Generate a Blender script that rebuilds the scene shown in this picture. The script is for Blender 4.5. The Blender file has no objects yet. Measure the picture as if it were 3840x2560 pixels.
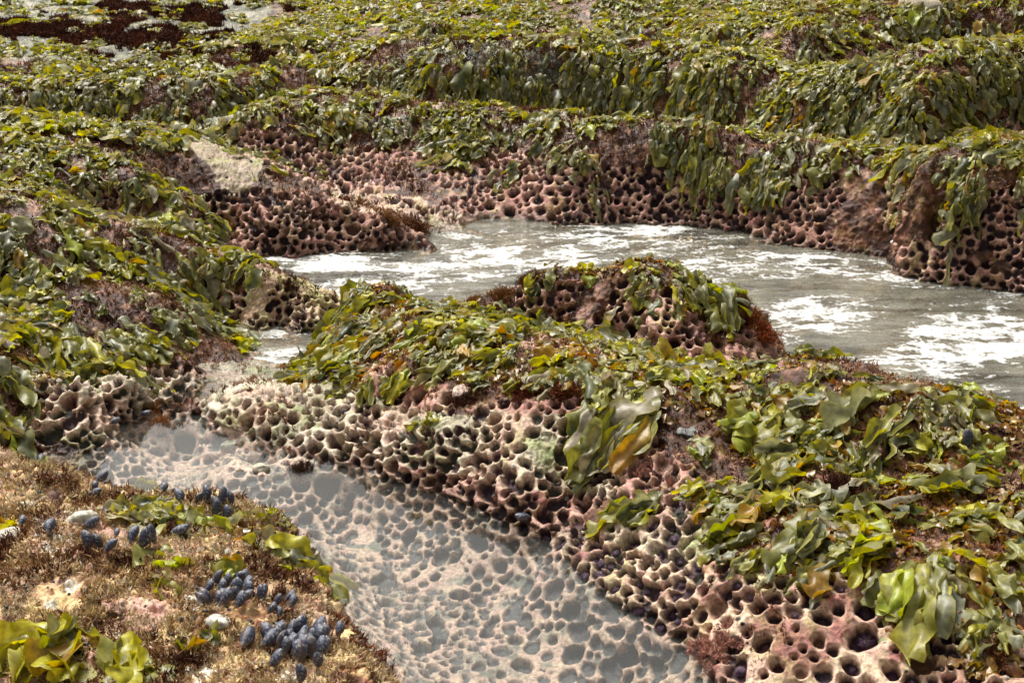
import bpy, math, random
import numpy as np
from math import radians
random.seed(7)
rng = np.random.default_rng(7)
C = bpy.context.scene.collection

# ------------------------------------------------------------------ camera
CAM_H, PITCH, LENS = 1.8, 20.7, 50.0
cam = bpy.data.cameras.new('camera'); camo = bpy.data.objects.new('camera', cam); C.objects.link(camo)
cam.lens = LENS; cam.sensor_width = 36; cam.clip_start = 0.05; cam.clip_end = 500
camo.location = (0, 0, CAM_H); camo.rotation_euler = (radians(90 - PITCH), 0, 0)
cam.dof.use_dof = True; cam.dof.focus_distance = 4.3; cam.dof.aperture_fstop = 14
bpy.context.scene.camera = camo

# ------------------------------------------------------------------ sky, sun, exposure
SUN_EL, SUN_AZ = 57, -32          # azimuth from +Y (away from camera), negative = to the left
w = bpy.data.worlds.new('World'); bpy.context.scene.world = w; w.use_nodes = True
nt = w.node_tree; nt.nodes.clear()
N = nt.nodes.new; L = nt.links.new
out = N('ShaderNodeOutputWorld'); bg = N('ShaderNodeBackground'); sky = N('ShaderNodeTexSky')
sky.sky_type = 'NISHITA'; sky.sun_disc = False
sky.sun_elevation = radians(SUN_EL); sky.sun_rotation = radians(SUN_AZ)
sky.air_density = 1.0; sky.dust_density = 6.0; sky.ozone_density = 1.0
hsv = N('ShaderNodeHueSaturation'); hsv.inputs['Saturation'].default_value = 0.16
tc = N('ShaderNodeTexCoord'); cn = N('ShaderNodeTexNoise'); cn.inputs['Scale'].default_value = 2.2; cn.inputs['Detail'].default_value = 5
mr = N('ShaderNodeMapRange'); mr.inputs['From Min'].default_value = 0.3; mr.inputs['From Max'].default_value = 0.7
mr.inputs['To Min'].default_value = 0.85; mr.inputs['To Max'].default_value = 1.35
mul = N('ShaderNodeVectorMath'); mul.operation = 'SCALE'
L(tc.outputs['Generated'], cn.inputs['Vector']); L(cn.outputs['Fac'], mr.inputs['Value'])
L(sky.outputs[0], hsv.inputs['Color']); L(hsv.outputs[0], mul.inputs[0]); L(mr.outputs[0], mul.inputs['Scale'])
# glow added around the sun to brighten the sky mirrored in the pool
sdv = (math.sin(radians(SUN_AZ)) * math.cos(radians(SUN_EL)), math.cos(radians(SUN_AZ)) * math.cos(radians(SUN_EL)), math.sin(radians(SUN_EL)))
dt = N('ShaderNodeVectorMath'); dt.operation = 'DOT_PRODUCT'; dt.inputs[1].default_value = sdv; L(tc.outputs['Generated'], dt.inputs[0])
mx_ = N('ShaderNodeMath'); mx_.operation = 'MAXIMUM'; mx_.inputs[1].default_value = 0; L(dt.outputs['Value'], mx_.inputs[0])
pw_ = N('ShaderNodeMath'); pw_.operation = 'POWER'; pw_.inputs[1].default_value = 2.5; L(mx_.outputs[0], pw_.inputs[0])
ma_ = N('ShaderNodeMath'); ma_.operation = 'MULTIPLY_ADD'; ma_.inputs[1].default_value = 1.0; ma_.inputs[2].default_value = .95; L(pw_.outputs[0], ma_.inputs[0])
m2_ = N('ShaderNodeVectorMath'); m2_.operation = 'SCALE'; L(mul.outputs[0], m2_.inputs[0]); L(ma_.outputs[0], m2_.inputs['Scale'])
wm_ = N('ShaderNodeVectorMath'); wm_.operation = 'MULTIPLY'; wm_.inputs[1].default_value = (1.04, 1.0, .93); L(m2_.outputs[0], wm_.inputs[0])
L(wm_.outputs[0], bg.inputs['Color']); bg.inputs['Strength'].default_value = 0.092
L(bg.outputs[0], out.inputs['Surface'])
sl = bpy.data.lights.new('sun', 'SUN'); slo = bpy.data.objects.new('sun', sl); C.objects.link(slo)
sl.energy = 3.2; sl.angle = radians(11); sl.color = (1.0, 0.95, 0.88)
el, az = radians(SUN_EL), radians(SUN_AZ)
from mathutils import Vector
sd = Vector((math.sin(az) * math.cos(el), math.cos(az) * math.cos(el), math.sin(el)))
slo.rotation_euler = sd.to_track_quat('Z', 'Y').to_euler()
sc = bpy.context.scene
sc.view_settings.view_transform = 'Standard'; sc.view_settings.look = 'None'; sc.view_settings.gamma = 1.0
sc.view_settings.exposure = 0.22
sc.render.engine = 'CYCLES'; sc.cycles.max_bounces = 6; sc.cycles.transparent_max_bounces = 12
sc.cycles.use_denoising = True; sc.cycles.caustics_reflective = False; sc.cycles.caustics_refractive = False

# ------------------------------------------------------------------ helpers
F = LENS / 36 * 2352; th = radians(PITCH)
def unproj(x, y, z):
    """point at height z seen along the line of the reference pixel (2352 x 1568 frame); used only to survey where things stand"""
    x, y, z = np.broadcast_arrays(np.asarray(x, float), np.asarray(y, float), np.asarray(z, float))
    u = (x - 1176) / F; v = -(y - 784) / F
    dy = math.cos(th) + v * math.sin(th); dz = -math.sin(th) + v * math.cos(th)
    t = (z - CAM_H) / dz
    return np.stack([u * t, dy * t, z], -1)
def proj(P):
    d = P - np.array([0, 0, CAM_H])
    f = d[..., 1] * math.cos(th) - d[..., 2] * math.sin(th); up = d[..., 1] * math.sin(th) + d[..., 2] * math.cos(th)
    f = np.maximum(f, 1e-3)
    return 1176 + F * d[..., 0] / f, 784 - F * up / f

def _h(i, j, k, s):
    n = (i * 73856093) ^ (j * 19349663) ^ (k * 83492791) ^ (s * 2654435761 & 0x7fffffff)
    n = (n ^ (n >> 13)) * 1274126177 & 0x7fffffff
    return ((n ^ (n >> 16)) & 0xffff) / 65535.0
def vnoise(P, f, s=0):
    Q = P * f + 1000.0; I = np.floor(Q).astype(np.int64); T = Q - I; T = T * T * (3 - 2 * T)
    i, j, k = I[..., 0], I[..., 1], I[..., 2]; x, y, z = T[..., 0], T[..., 1], T[..., 2]
    r = 0
    for a in (0, 1):
        for b in (0, 1):
            wa = (x if a else 1 - x) * (y if b else 1 - y)
            r = r + wa * (_h(i + a, j + b, k, s) * (1 - z) + _h(i + a, j + b, k + 1, s) * z)
    return r * 2 - 1
def fbm(P, f, oct=3, s=0):
    r = 0; a = 1.0; t = 0
    for o in range(oct):
        r = r + a * vnoise(P + o * 7.3, f, s + o); t += a; a *= 0.5; f *= 2.03
    return r / t
def sstep(a, b, x):
    t = np.clip((x - a) / (b - a), 0, 1); return t * t * (3 - 2 * t)
def inpoly(px, py, poly):
    r = np.zeros(px.shape, bool); n = len(poly)
    for i in range(n):
        x1, y1 = poly[i]; x2, y2 = poly[(i + 1) % n]
        if y1 == y2: continue
        c = ((py < y1) != (py < y2)) & (px < (x2 - x1) * (py - y1) / (y2 - y1) + x1)
        r ^= c
    return r

# ------------------------------------------------------------------ terrain survey: heights along traced lines
LINES = [
 # pool right shore and floor
 (0,[(440,925),(460,960),(500,995),(560,1022),(640,1042),(700,1066),(760,1082),(860,1092),(960,1122),(1040,1162),(1120,1192),(1200,1217),(1285,1222),(1295,1275),(1330,1332),(1400,1392),(1480,1432),(1560,1472),(1605,1505),(1640,1600)]),
 (-.035,[(1000,1165),(1120,1235),(1230,1275),(1270,1330),(1330,1385),(1450,1460),(1560,1530)]),
 (-.035,[(760,1110),(860,1130),(930,1150)]),
 (-.12,[(300,1060),(420,1000),(450,1060),(600,1120),(800,1180),(900,1260),(1050,1260),(1150,1350),(900,1450),(1100,1500),(1300,1500),(1450,1590),(1000,1700),(1300,1800)]),
 (-.13,[(850,1350),(1000,1400),(1200,1450)]),
 (.012,[(530,1030),(560,1050),(600,1075)]),
 # near left rock
 (.055,[(20,1035),(90,1075),(160,1085),(260,1115),(330,1131),(480,1143),(560,1153),(640,1188),(680,1262),(725,1347),(800,1442),(880,1532),(940,1600),(1000,1700)], (.05,.05,-.05)),
 (.11,[(0,1120),(120,1170),(300,1200),(450,1230),(560,1290),(640,1400),(700,1470),(780,1550),(850,1650)]),
 (.15,[(0,1250),(200,1330),(400,1400),(520,1500),(600,1600),(650,1750)]),
 (.17,[(120,1440),(250,1530),(300,1650)]),
 (.115,[(-60,1490),(30,1485),(70,1475)]),(.16,[(-60,1400),(60,1430),(-60,1600),(60,1560)]),
 # left shore of the pool
 (0,[(120,1045),(215,1040),(290,1000),(355,962),(400,930),(430,900),(500,868)]),
 (.05,[(-80,1020),(60,960),(120,985),(180,930),(330,905)]),(.02,[(420,880),(250,990),(160,1020)]),
 (-.03,[(430,925),(470,895)]),
 (.02,[(480,850),(560,852),(650,848),(705,860),(600,880),(540,890),(440,870)]),
 (.05,[(520,925),(650,880),(720,880)]),(.035,[(470,945),(560,1000),(650,1022),(760,1058),(850,1072)]),
 (.075,[(560,930),(600,905),(700,900),(760,960),(640,960)]),(.10,[(800,920),(900,940),(960,965),(860,985)]),
 (.09,[(900,1020),(1000,1045),(1100,1080),(1200,1125)]),(.055,[(1000,1090),(1150,1150),(1255,1185)]),
 # left bank, lower
 (.25,[(-150,640),(0,640),(150,650)]),(.22,[(300,670)]),(.17,[(400,690)]),(.10,[(470,725)]),(.04,[(492,765)]),
 (.20,[(-150,830),(0,830),(100,838),(180,845)]),(.155,[(300,845),(380,835)]),(.09,[(440,820)]),(.11,[(-80,960)]),(.09,[(0,940)]),
 (.10,[(120,880),(220,880),(330,870)]),
 # left bank, second ridge and its tongue
 (.38,[(-100,545),(20,540)]),(.35,[(150,525)]),(.33,[(280,515)]),(.31,[(350,530)]),(.22,[(430,592)]),(.21,[(500,578),(560,582)]),
 (.17,[(620,605)],(0,.1,-.06)),(.13,[(700,635)],(.02,.1,-.08)),(.09,[(760,665)],(.04,.08,-.08)),(.04,[(800,688)],(.05,.06,-.08)),
 (.25,[(130,640)]),(.2,[(300,645)]),(.12,[(400,680)]),(.055,[(475,705)]),(.0,[(500,738),(560,745),(640,762),(700,778),(765,790),(800,740)]),
 (.085,[(600,700),(700,705)]),(.15,[(540,640),(620,650)]),
 (-.08,[(560,772),(640,800),(720,815),(770,810),(830,690)]),(0,[(505,775),(560,812),(620,835),(700,838)]),
 # left bank, third ridge and its tongue
 (0,[(520,577),(620,590),(740,599),(850,600),(930,597),(980,582),(992,560)]),(-.09,[(640,640),(760,640),(900,630),(1030,590)]),
 (.05,[(400,560),(440,570)]),(.25,[(500,440)]),(.24,[(600,435)]),(.22,[(700,435)]),(.17,[(800,472)]),(.13,[(880,503)]),(.10,[(960,517)],(.05,.06,-.05)),
 (.12,[(500,510),(620,520),(740,530)]),
 (.39,[(430,300)],(.05,.35,.18)),(.35,[(520,340)],(.05,.35,.15)),(.30,[(620,375)],(.05,.35,.1)),(.24,[(720,412)],(.05,.25,.07)),
 (.35,[(200,430),(300,425),(350,405),(430,415)]),(.21,[(210,515),(280,510),(340,520)]),
 (.42,[(100,440)]),(.45,[(100,350),(-80,350)]),(.45,[(0,270),(-150,270),(200,275)]),(.42,[(300,300),(400,285)]),
 # flat gravel at the head of the channel, far wall foot
 (.05,[(780,452),(850,482)]),(.015,[(950,508),(1100,522)]),(.075,[(900,462),(850,442),(760,432)]),(.06,[(1000,478),(1100,500)]),
 (0,[(985,520),(1100,537),(1200,541),(1290,533),(1400,534),(1520,537),(1640,549),(1780,563),(1920,580),(2050,594),(2092,635),(2200,657),(2300,667),(2352,680),(2550,720)]),
 (-.10,[(1100,570),(1300,580),(1500,575),(1700,600),(1900,640),(2050,700),(2352,740),(2600,800),(1900,760),(2100,830),(2352,850),(1060,620),(1000,660)]),
 # far wall hem and crest
 (.19,[(760,350),(900,345)]),(.21,[(1040,350),(1150,355)]),(.235,[(1300,375),(1420,378)]),(.20,[(1550,400)]),(.19,[(1700,425)]),(.25,[(1880,410)]),(.29,[(2000,400)]),
 (.20,[(620,300)]),(.12,[(2150,560),(2300,600)]),(.36,[(2110,425),(2200,435),(2352,440),(2550,470)]),
 (.37,[(560,262),(700,215),(900,225),(1150,250),(1300,268)],(0,.30,.29)),(.38,[(1400,285),(1500,300),(1620,308)],(0,.25,.31)),(.37,[(1800,322),(1950,340),(2050,358)],(0,.2,.30)),(.47,[(2110,350),(2200,335),(2352,322),(2550,320)],(0,.2,.38)),
 
 (.50,[(1000,150),(1200,150),(1450,155),(1650,190)],(0,-.17,.24)),(.50,[(1850,215),(1980,225)],(0,-.16,.28)),(.64,[(2100,190),(2250,165),(2352,160),(2550,160)],(0,-.17,.36)),
 (.33,[(1700,280),(1850,300)]),(.37,[(2000,315)]),(.43,[(2150,310),(2352,300)]),
 (.55,[(900,92),(1200,96),(1450,102),(1700,130)],(0,.5,.44)),(.54,[(1900,160)],(0,.3,.44)),(.61,[(2000,150)],(0,.3,.48)),(.69,[(2100,125),(2250,105),(2352,98),(2550,95)],(0,.35,.55)),
 (.37,[(0,190),(250,188),(500,186),(680,150)],(0,.35,.25)),(.37,[(0,215),(250,213),(500,212),(680,180)],(0,-.17,.20)),(.40,[(700,108)]),
 (.30,[(100,172),(500,160)]),(.37,[(0,112),(300,110),(500,98),(700,85)]),(.41,[(0,50),(300,45),(600,40)]),(.42,[(0,0),(300,0),(600,0)]),
 (.62,[(1000,45),(1400,50),(1650,60)],(0,-.22,.36)),(.68,[(1850,60),(2100,35),(2352,40)],(0,-.22,.42)),(.66,[(1900,-10),(2352,-10),(1400,-30)]),
 # centre mound
 (.24,[(1195,652)]),(.29,[(1230,622)],(0,.16,-.02)),(.32,[(1300,602)],(0,.2,-.08)),(.33,[(1430,592)],(0,.2,-.1)),(.32,[(1530,602)],(.03,.2,-.1)),(.275,[(1600,642)],(.06,.16,-.1)),(.22,[(1700,682)],(.08,.14,-.1)),(.13,[(1770,737)],(.09,.08,-.1)),(.05,[(1790,790)],(.07,.05,-.08)),(0,[(1806,832)]),
 (.25,[(1235,668),(1330,665),(1420,672)]),(.24,[(1500,710)]),(.2,[(1580,745)]),(.15,[(1680,780)]),
 (.12,[(1250,760),(1350,788)]),(.08,[(1450,810),(1560,830)]),(.045,[(1650,845),(1740,848)]),
 (.16,[(1040,702)],(0,.12,-.05)),(.18,[(1120,682)],(0,.12,-.05)),(.20,[(1185,668)],(0,.14,-.05)),(.14,[(1200,738)]),
 # near ridge crest
 (.03,[(705,850)]),(.12,[(760,765)],(-.05,.08,-.06)),(.22,[(820,668)],(-.03,.15,-.08)),(.24,[(900,655)],(0,.15,-.08)),(.22,[(1000,700)],(0,.12,0)),
 (.24,[(1100,742),(1250,765),(1400,803),(1550,843)]),(.19,[(1700,848)]),(.22,[(1850,835)],(.03,.16,-.08)),(.23,[(1950,862)],(.03,.18,-.1)),(.24,[(2100,892)],(.03,.2,-.1)),(.25,[(2250,915),(2352,940),(2500,970)],(.03,.2,-.1)),
 (.20,[(840,850),(900,800),(950,850)]),(.10,[(740,870),(820,912)]),(.19,[(1000,905),(1100,925)]),(.23,[(1200,925),(1300,935)]),(.25,[(1500,955),(1600,970)]),(.23,[(1700,1000),(1900,1060),(2100,1100),(2352,1120),(2550,1150)]),
 (.13,[(1000,955),(1100,960)]),(.18,[(1200,985),(1300,1010)]),(.10,[(1300,1090),(1400,1150)]),(.05,[(1340,1200),(1370,1260)]),
 (.19,[(1600,1120),(1500,1060)]),(.14,[(1500,1180),(1600,1245)]),(.05,[(1450,1330),(1550,1400),(1650,1480)]),(.17,[(1700,1250),(1850,1330),(2000,1350)]),(.20,[(1900,1200),(2100,1230),(2352,1280),(2550,1350)]),
 (.12,[(1640,1340),(1800,1410)]),(.07,[(1700,1470),(1850,1530)]),(.17,[(2150,1400),(2352,1450)]),(.11,[(2050,1500),(2200,1560)]),(.0,[(1760,1640),(2000,1720)]),(.08,[(2352,1640),(2550,1700)]),
]
cp = []
for ln in LINES:
    z, pts = ln[0], ln[1]; W = unproj([p[0] for p in pts], [p[1] for p in pts], z)
    seg = [W[0]]
    for a, b in zip(W[:-1], W[1:]):
        d = np.linalg.norm(b - a)
        if d < .8:
            n = max(1, int(d / .11))
            for k in range(1, n + 1): seg.append(a + (b - a) * k / n)
        else: seg.append(b)
    cp += seg
    if len(ln) > 2:
        dx, dy, z2 = ln[2]
        cp += [np.array([p[0] + dx, p[1] + dy, z2]) for p in seg]
for X, Y, Z in [(-6,3,.4),(-6,6,.7),(-8,10,.8),(-4,14,.75),(0,14,.85),(4,14,.9),(9,12,1.0),(7,7,.9),(6,5,-.1),(4,4,-.1),(4,2.6,.25),(3.5,1,.2),(2.2,1,.1),(0.2,1,-.15),(-1,1,.15),(-2.5,1.5,.2),(-4,2.2,.3),(-10,2,.6),(10,2,.3),(0,20,1.2),(-10,20,1.2),(10,20,1.4)]:
    cp.append(np.array([X, Y, Z]))
cp = np.array(cp)
keep = [0]
for i in range(1, len(cp)):
    if np.min(np.hypot(cp[keep, 0] - cp[i, 0], cp[keep, 1] - cp[i, 1])) > .03: keep.append(i)
cp = cp[keep]
def kern(a, b):
    d = np.sqrt((a[:, None, 0] - b[None, :, 0]) ** 2 + (a[:, None, 1] - b[None, :, 1]) ** 2)
    return np.sqrt(d * d + .02 ** 2)
n = len(cp); A = np.zeros((n + 3, n + 3)); A[:n, :n] = -kern(cp, cp) - np.eye(n) * -.004
A[:n, :n] = -kern(cp, cp) + np.eye(n) * .015
A[:n, n] = 1; A[:n, n + 1:] = cp[:, :2]; A[n:, :n] = A[:n, n:].T
sol = np.linalg.solve(A, np.concatenate([cp[:, 2], np.zeros(3)]))
GX0, GY0, GS = -6.0, 0.6, 0.02; GNX, GNY = 601, 721
gx = GX0 + np.arange(GNX) * GS; gy = GY0 + np.arange(GNY) * GS
GH = np.zeros((GNY, GNX))
for r in range(0, GNY, 12):
    yy, xx = np.meshgrid(gy[r:r + 12], gx, indexing='ij'); q = np.stack([xx.ravel(), yy.ravel()], -1)
    GH[r:r + 12] = (-kern(q, cp) @ sol[:n] + sol[n] + q @ sol[n + 1:]).reshape(xx.shape)
yy, xx = np.meshgrid(gy, gx, indexing='ij'); P3 = np.stack([xx, yy, GH * 0], -1)
amp = np.clip((GH + .05) / .2, .15, 1)
GH = GH + amp * (.030 * fbm(P3, 3.1, 3, 5) + .018 * fbm(P3, 9, 2, 9))
GH = np.minimum(GH, 1.5)
def H(x, y):
    a = np.clip((x - GX0) / GS, 0, GNX - 1.001); b = np.clip((y - GY0) / GS, 0, GNY - 1.001)
    i = a.astype(int); j = b.astype(int); a = a - i; b = b - j
    return (GH[j, i] * (1 - a) + GH[j, i + 1] * a) * (1 - b) + (GH[j + 1, i] * (1 - a) + GH[j + 1, i + 1] * a) * b
def Nrm(x, y, e=.025):
    nx = -(H(x + e, y) - H(x - e, y)) / (2 * e); ny = -(H(x, y + e) - H(x, y - e)) / (2 * e)
    v = np.stack([nx, ny, np.ones_like(nx)], -1); return v / np.linalg.norm(v, axis=-1, keepdims=True)
def surf(x, y):
    """first terrain point met along the line of sight of the reference pixel"""
    x = np.atleast_1d(np.asarray(x, float)); y = np.atleast_1d(np.asarray(y, float))
    lo = unproj(x, y, 1.1); hi = unproj(x, y, -.25); t = np.zeros(len(x)); found = np.zeros(len(x), bool)
    K = 260
    for k in range(1, K + 1):
        s = k / K; q = lo + (hi - lo) * s
        hit = (~found) & (q[:, 2] < H(q[:, 0], q[:, 1]))
        t[hit] = s; found |= hit
    t[~found] = 1
    q = lo + (hi - lo) * t[:, None]; q[:, 2] = H(q[:, 0], q[:, 1]); return q

# ------------------------------------------------------------------ materials
def mat(name):
    m = bpy.data.materials.new(name); m.use_nodes = True; n = m.node_tree; n.nodes.clear()
    o = n.nodes.new('ShaderNodeOutputMaterial'); return m, n, o
def rock_material():
    m, n, o = mat('wet_rock'); N = n.nodes.new; L = n.links.new
    b = N('ShaderNodeBsdfPrincipled'); a = N('ShaderNodeAttribute'); a.attribute_name = 'Col'
    tc = N('ShaderNodeNewGeometry')
    n1 = N('ShaderNodeTexNoise'); n1.inputs['Scale'].default_value = 95; n1.inputs['Detail'].default_value = 6; n1.inputs['Roughness'].default_value = .7
    n2 = N('ShaderNodeTexNoise'); n2.inputs['Scale'].default_value = 28; n2.inputs['Detail'].default_value = 4
    L(tc.outputs['Position'], n1.inputs['Vector']); L(tc.outputs['Position'], n2.inputs['Vector'])
    r = N('ShaderNodeMapRange'); r.inputs['From Min'].default_value = .34; r.inputs['From Max'].default_value = .66; r.inputs['To Min'].default_value = .45; r.inputs['To Max'].default_value = 1.55
    L(n1.outputs['Fac'], r.inputs['Value'])
    hs = N('ShaderNodeHueSaturation'); L(a.outputs['Color'], hs.inputs['Color']); L(r.outputs[0], hs.inputs['Value'])
    r2 = N('ShaderNodeMapRange'); r2.inputs['From Min'].default_value = .3; r2.inputs['From Max'].default_value = .7; r2.inputs['To Min'].default_value = .475; r2.inputs['To Max'].default_value = .525
    L(n2.outputs['Fac'], r2.inputs['Value']); L(r2.outputs[0], hs.inputs['Hue']); hs.inputs['Saturation'].default_value = 1.12
    L(hs.outputs[0], b.inputs['Base Color'])
    rr = N('ShaderNodeMapRange'); rr.inputs['From Min'].default_value = .35; rr.inputs['From Max'].default_value = .65; rr.inputs['To Min'].default_value = .42; rr.inputs['To Max'].default_value = .85; b.inputs['Specular IOR Level'].default_value = .35
    L(n2.outputs['Fac'], rr.inputs['Value']); mw = N('ShaderNodeMath'); mw.operation = 'MULTIPLY_ADD'; mw.inputs[1].default_value = -.42; L(a.outputs['Alpha'], mw.inputs[0]); L(rr.outputs[0], mw.inputs[2]); cw = N('ShaderNodeClamp'); cw.inputs['Min'].default_value = .16; L(mw.outputs[0], cw.inputs[0]); L(cw.outputs[0], b.inputs['Roughness'])
    bp = N('ShaderNodeBump'); bp.inputs['Strength'].default_value = .8; bp.inputs['Distance'].default_value = .006
    L(n1.outputs['Fac'], bp.inputs['Height']); L(bp.outputs[0], b.inputs['Normal'])
    L(b.outputs[0], o.inputs['Surface']); return m
M_ROCK = rock_material()

def new_mesh(name, V, Fc, col=None, mat_=None, smooth=True, parent=None, alpha=None):
    """V (n,3); Fc (m,k) with k = 3 or 4"""
    me = bpy.data.meshes.new(name); V = np.ascontiguousarray(V, np.float32); Fc = np.ascontiguousarray(Fc, np.int32); k = Fc.shape[1]
    me.vertices.add(len(V)); me.vertices.foreach_set('co', V.ravel())
    me.loops.add(Fc.size); me.loops.foreach_set('vertex_index', Fc.ravel())
    me.polygons.add(len(Fc)); me.polygons.foreach_set('loop_start', np.arange(0, Fc.size, k, dtype=np.int32))
    me.polygons.foreach_set('use_smooth', np.full(len(Fc), smooth, bool))
    me.update(calc_edges=True)
    if col is not None:
        at = me.color_attributes.new('Col', 'FLOAT_COLOR', 'POINT')
        c = np.ones((len(V), 4), np.float32); c[:, :3] = col
        if alpha is not None: c[:, 3] = alpha
        at.data.foreach_set('color', c.ravel())
    if mat_: me.materials.append(mat_)
    o = bpy.data.objects.new(name, me); C.objects.link(o)
    if parent: o.parent = parent
    return o
def tag(o, label=None, cat=None, group=None, kind=None):
    if label: o['label'] = label
    if cat: o['category'] = cat
    if group: o['group'] = group
    if kind: o['kind'] = kind
    return o

# ------------------------------------------------------------------ terrain mesh (denser near, coarser outside the frame)
NC, NR = 1120, 1500
ta = np.concatenate([-np.linspace(1.1, .42, 40)[:-1], np.linspace(-.41, .41, NC), np.linspace(.42, 1.1, 40)[1:]])
NCT = len(ta)
ys = np.linspace(1.15, 13.5, 3000)
X2 = ys[:, None] * ta[None, :]; Y2 = np.repeat(ys[:, None], NCT, 1); Z2 = H(X2, Y2)
dl = np.sqrt(np.gradient(ys)[:, None] ** 2 + np.gradient(Z2, axis=0) ** 2)
slope = np.gradient(Z2, axis=0) / np.gradient(ys)[:, None]
cs = np.sin(np.clip(np.arctan2(CAM_H - Z2, Y2) + np.arctan(slope), 0.0, 1.57))
dens = dl / Y2 * (cs + .16)
# blur density across columns
for _ in range(14): dens[:, 1:-1] = (dens[:, :-2] + dens[:, 2:] + 2 * dens[:, 1:-1]) / 4
cum = np.cumsum(dens, 0); cum = (cum - cum[0]) / (cum[-1] - cum[0])
TY = np.zeros((NR, NCT)); tt = np.linspace(0, 1, NR)
for c in range(NCT): TY[:, c] = np.interp(tt, cum[:, c], ys)
TX = TY * ta[None, :]; TZ = H(TX, TY); TN = Nrm(TX, TY)
TP = np.stack([TX, TY, TZ], -1)
del X2, Y2, Z2, dl, dens, cum, slope, cs
SX, SY = proj(TP)
wv = 14 * vnoise(TP, 9, 31) + 9 * vnoise(TP, 25, 32); SXw = SX + wv; SYw = SY + .6 * (14 * vnoise(TP, 9, 33) + 9 * vnoise(TP, 25, 34))

PIT = {
 'far': ([(520,300),(640,300),(760,345),(1100,335),(1300,365),(1500,390),(1700,425),(1880,395),(2060,380),(2110,430),(2352,440),(2600,460),(2600,760),(2352,700),(2090,655),(2050,605),(1700,565),(1300,545),(1080,512),(770,445),(560,360)], 0.0158, 0.0270),
 'ledge3': ([(450,450),(600,435),(820,478),(985,520),(1000,610),(520,610),(430,580)], 0.0158, 0.0270),
 'ledge3b': ([(200,430),(310,430),(320,520),(200,520)], 0.0106, 0.0216),
 'mound': ([(1190,650),(1450,640),(1720,740),(1820,850),(1600,880),(1180,800)], 0.0145, 0.0270),
 'shelf': ([(440,920),(620,875),(760,895),(900,930),(1050,955),(1150,930),(1350,920),(1500,1000),(1650,1140),(1480,1240),(1290,1225),(1000,1130),(640,1060),(470,1005)], 0.0145, 0.0288),
 'right': ([(1280,1200),(1450,1150),(1640,1200),(1700,1330),(1950,1320),(2100,1400),(2352,1430),(2600,1430),(2600,1700),(1600,1700),(1290,1290)], 0.0158, 0.0306),
 'leftshore': ([(120,845),(350,825),(530,870),(430,905),(220,1045),(50,985)], 0.0145, 0.0324),
 'tongue': ([(430,610),(560,640),(810,700),(810,785),(560,745),(440,700)], 0.0119, 0.0234),
 'farright': ([(1880,290),(2352,270),(2352,330),(2060,345),(1950,330)], 0.0158, 0.0288),
 'ridge': ([(780,850),(850,840),(1000,880),(1100,900),(1000,950),(800,920)], 0.0132, 0.0252),
}
pitmask = np.zeros(TX.shape); pr0 = np.full(TX.shape, .024); pr1 = np.full(TX.shape, .03)
for k, (poly, r0, r1) in PIT.items():
    m = inpoly(SXw, SYw, poly); pitmask[m] = 1; pr0[m] = r0; pr1[m] = r1
POOLPOLY = [(150,1090),(215,1030),(355,955),(440,890),(480,960),(640,1030),(860,1080),(1120,1180),(1290,1215),(1300,1290),(1480,1425),(1620,1500),(1700,1900),(900,1900),(640,1190),(300,1120)]
pool = inpoly(SX, SY, POOLPOLY) & (TZ < .01)
pitmask[pool] = 1; pr0[pool] = .014; pr1[pool] = .036
bare_noise = fbm(TP, 4, 3, 40)
pitmask *= np.where(pool, bare_noise < .34, bare_noise < .27)
# dart throwing on the surface
TZ0 = TZ.copy(); NP0 = TP.copy()
d1 = np.full(TX.shape, 9.0); pid = np.zeros(TX.shape, np.int32)
infr = np.zeros(NCT, bool); infr[39:39 + NC] = True
cand = np.argwhere((pitmask > 0) & infr[None, :] & (TY < 9))
wgt = (TY[cand[:, 0], cand[:, 1]] ** 2); wgt = wgt / wgt.sum()
cand = cand[rng.choice(len(cand), min(len(cand), 150000), replace=False, p=wgt)]
grid = {}; pits = []; spn = fbm(TP, 4.5, 3, 45) * 1.6 + .05
for (i, j) in cand:
    p = TP[i, j]; u = rng.random(); r = pr0[i, j] + (pr1[i, j] - pr0[i, j]) * u * u * 1.15; r *= .8 + .4 * rng.random() ** .6
    if rng.random() < .12: r *= .55
    sf = .90 + .55 * max(0.0, spn[i, j]) ** 1.0 + (.10 if rng.random() < .3 else 0) - (.20 if rng.random() < .15 else 0)
    key = (int(p[0] // .08), int(p[1] // .08), int((p[2] + 1) // .08)); ok = True
    for a in (-1, 0, 1):
        for b in (-1, 0, 1):
            for c in (-1, 0, 1):
                for (q, rq) in grid.get((key[0] + a, key[1] + b, key[2] + c), ()):
                    dd = (p[0]-q[0])**2 + (p[1]-q[1])**2 + (p[2]-q[2])**2
                    if dd < ((r + rq) * sf) ** 2: ok = False; break
                if not ok: break
            if not ok: break
        if not ok: break
    if ok: grid.setdefault(key, []).append((p, r)); pits.append((i, j, r, len(pits)))
print('pits', len(pits))
dcol = ta[41 + 39] - ta[40 + 39]
wob = 1 + .22 * vnoise(TP, 30, 50) + .15 * vnoise(TP, 75, 51)
TPw = TP + np.stack([.0045 * vnoise(TP, 24, 52) + .0025 * vnoise(TP, 60, 55), .0045 * vnoise(TP, 24, 53) + .0025 * vnoise(TP, 60, 56), .0045 * vnoise(TP, 24, 54) + .0025 * vnoise(TP, 60, 57)], -1)
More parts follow.
